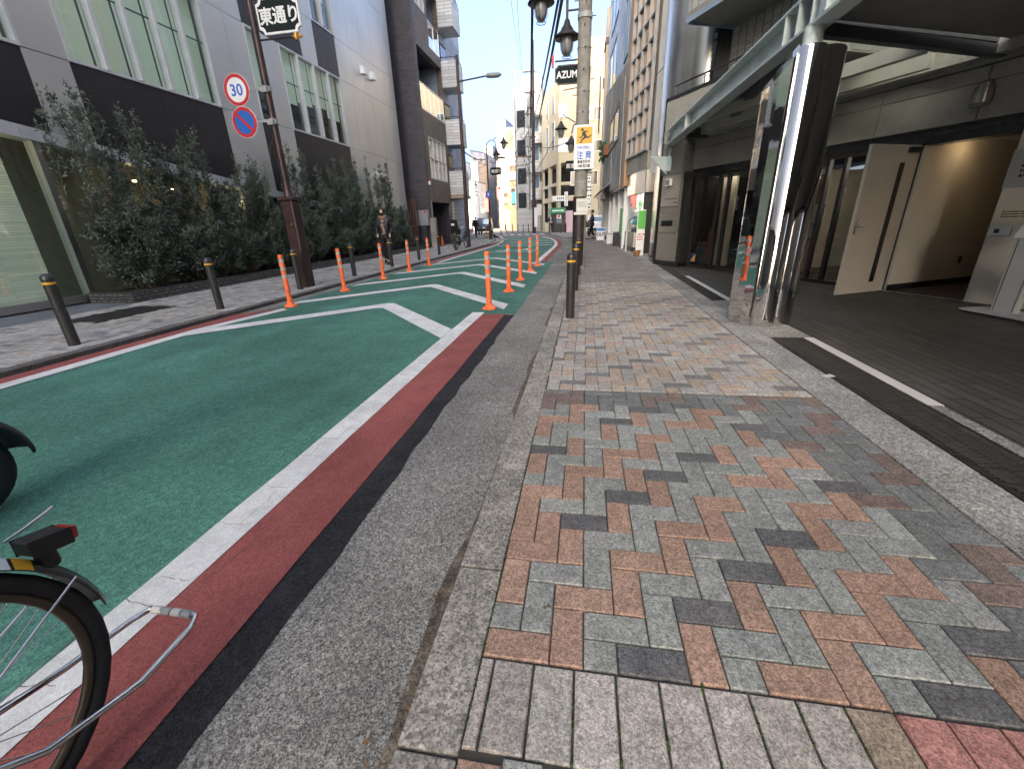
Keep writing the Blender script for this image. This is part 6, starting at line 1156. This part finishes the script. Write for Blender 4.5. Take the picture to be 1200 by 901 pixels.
def wire(p, q, sag, r, label, n=20):
    p, q = Vector(p), Vector(q); m = MB(); m.tube([p.lerp(q, i/n)+Vector((0,0,-sag*4*(i/n)*(1-i/n))) for i in range(n+1)], r, 5); tag(m.build('overhead_cable', X['wire']), label, 'cable', 'overhead cables')
T1 = (ux-.55, uy, 9.5)
wire(at(663,-25,12.2), at(628,150,48), .35, .045, 'thick bundled cable running from the concrete pole to the brown pole')
wire(at(659,-25,12.2), at(626,135,48), .3, .035, 'second thick cable sagging below the bundled cable')
wire(at(624.5,-25,12.2), at(621,170,47), .15, .04, 'thin cable left of the bundled cable, nearly vertical against the sky')
wire((-1.9,12,10), (bxp-.9,48,13.4), .5, .01, 'hair thin cable high against the sky')
wire((-2.4,12,10.4), (bxp-1.0,48,14.5), .5, .01, 'leftmost hair thin cable against the sky')
wire((bxp-.4,48,9.6), (-15,70,7.2), .8, .04, 'dark cable crossing the street in front of the white far building'); wire((bxp-.4,48,8.9), (-14,66,5.5), .6, .03, 'lower dark cable crossing in front of the white far building'); wire((bxp-.5,48,11), (-19,80,10), 1, .03, 'upper cable reaching to the far left buildings')
wire((3.4,12,7.4), (1.9,20.5,6.8), .25, .012, 'thin cable crossing the steel pier from the tiled balcony'); wire((3.2,10.5,5.9), (1.5,19.5,5.4), .2, .012, 'lower thin cable across the steel pier')
for k, (pa, pb, za) in enumerate((((626,160,48),(560,205,85),.5), ((626,190,48),(575,190,33.4),.3), ((626,120,48),(578,172,90),.6), ((624,230,48),(600,215,66),.2), ((629,200,48),(655,150,48),.15), ((628,170,48),(668,165,25.6),.3), ((544,178,23.4),(573,185,33.4),.25))):
    wire(at(*pa), at(*pb), za, .028, ('cable from the brown pole to the far pale building','cable from the brown pole to the corner lamp post','high cable from the brown pole over the narrow street','low cable from the brown pole to the tan house','short cable from the brown pole to the cream corner building','cable from the brown pole to the twin lantern lamp post','cable from the straight arm light to the corner lamp post')[k])
for k, (px1, py1, Y_, w_, h_, mm, lb_) in enumerate(((602,232,65,.5,1.5,'teal','teal vertical shop sign among the far tan shops'), (613,224,61,.6,1.1,'sign_green','green shop sign on the gabled house'), (584,226,80,.5,2,'red_plain','slim red sign by the narrow orange building'), (632,246,52,.5,1.2,'white_plain','white shop sign left of the stair bay'), (596,243,68,.7,.7,'yellow','small yellow sign over the far tan shop'), (566,247,66,.6,.6,'sign_green','small green sign beyond the parked van'))):
    p = at(px1, py1, Y_); small('shop_sign', lb_, 'sign', (p.x,Y_,p.z), [('board', MB().box(p.x-w_/2,p.x+w_/2,Y_-.1,Y_,p.z-h_/2,p.z+h_/2), mm), ('bracket', MB().box(p.x-.03,p.x+.03,Y_,Y_+1.0,p.z-.03,p.z+.03), 'dark_metal')])
# vehicles
def car(label, loc, rz, paint, h=1.75, L_=3.6, w=1.48):
    t = thing('parked_car', (0,0,0), label, 'car'); m = MB()        # rear end faces -Y
    sec = [(-.0,.35,.95,.93), (.05,.28,h*.55,1.), (L_*.6,.28,h*.56,1.), (L_*.85,.3,h*.52,.98), (L_,.35,h*.4,.9)]
    prof = [(0,.3),(0,.9),(.06,1.0),(.12,1.05),(.35,h-.04),(.5,h),(2.2,h),(2.45,h-.06),(2.95,1.08),(L_-.1,.9),(L_,.7),(L_,.3)]
    vs_ = []
    for sx_, k in ((-1,.96),(-1,1),(1,1),(1,.96)): pass
    m.prism([(-w/2,y,z) for y, z in prof], (w,0,0)); m.build('body', paint, t, .09, 3)
    g = MB(); rake = [(.03,1.04),(.27,h-.12)]; g.add([(-w*.42,.085,1.08),(w*.42,.085,1.08),(w*.37,.31,h-.13),(-w*.37,.31,h-.13)], [(0,1,2,3)]); ro = g.build('rear_window', X['pane_blue'], t); so_ = ro.modifiers.new('thick','SOLIDIFY'); so_.thickness = .03; so_.offset = 0
    g = MB(); [g.prism([(s_*w/2*1.0-s_*.01,y,z) for y, z in ((.45,1.08),(.55,h-.14),(2.15,h-.14),(2.6,1.08))], (s_*.022,0,0)) for s_ in (-1,1)]; g.build('side_window', X['pane_dark'], t)
    for s_ in (-1,1):
        g = MB(); g.box(s_*w*.38-.08,s_*w*.38+.08,-.02,.05,.75,.98); g.build('tail_light', X['tail_red'], t, .01)
        for y in (.6, L_-.65): q = MB(); q.cyl((s_*(w/2-.16),y,.28),(s_*(w/2+.005),y,.28),.28,n=24); wo = q.build('wheel', X['rubber'], t); q = MB(); q.cyl((s_*(w/2),y,.28),(s_*(w/2+.012),y,.28),.17,n=16); q.build('rim', X['alu'], wo)
    g = MB(); g.box(-.17,.17,-.025,0.0,.62,.78); g.build('number_plate', X['white_plain'], t); g = MB(); g.box(-w/2+.02,w/2-.02,-.05,.2,.3,.55); g.build('bumper', X['black'], t, .03); t.location = loc; t.rotation_euler = (0,0,rz); return t
cp_ = at(567,267,50); car('small grey van parked at the far left corner, seen from behind', (cp_.x,50,RZ), R(6), X['car_paint'])
c2 = at(741,266,42); car('white car half hidden behind the black coated person', (.9,37,-.02), R(-4), X['white_plain'], 1.5)
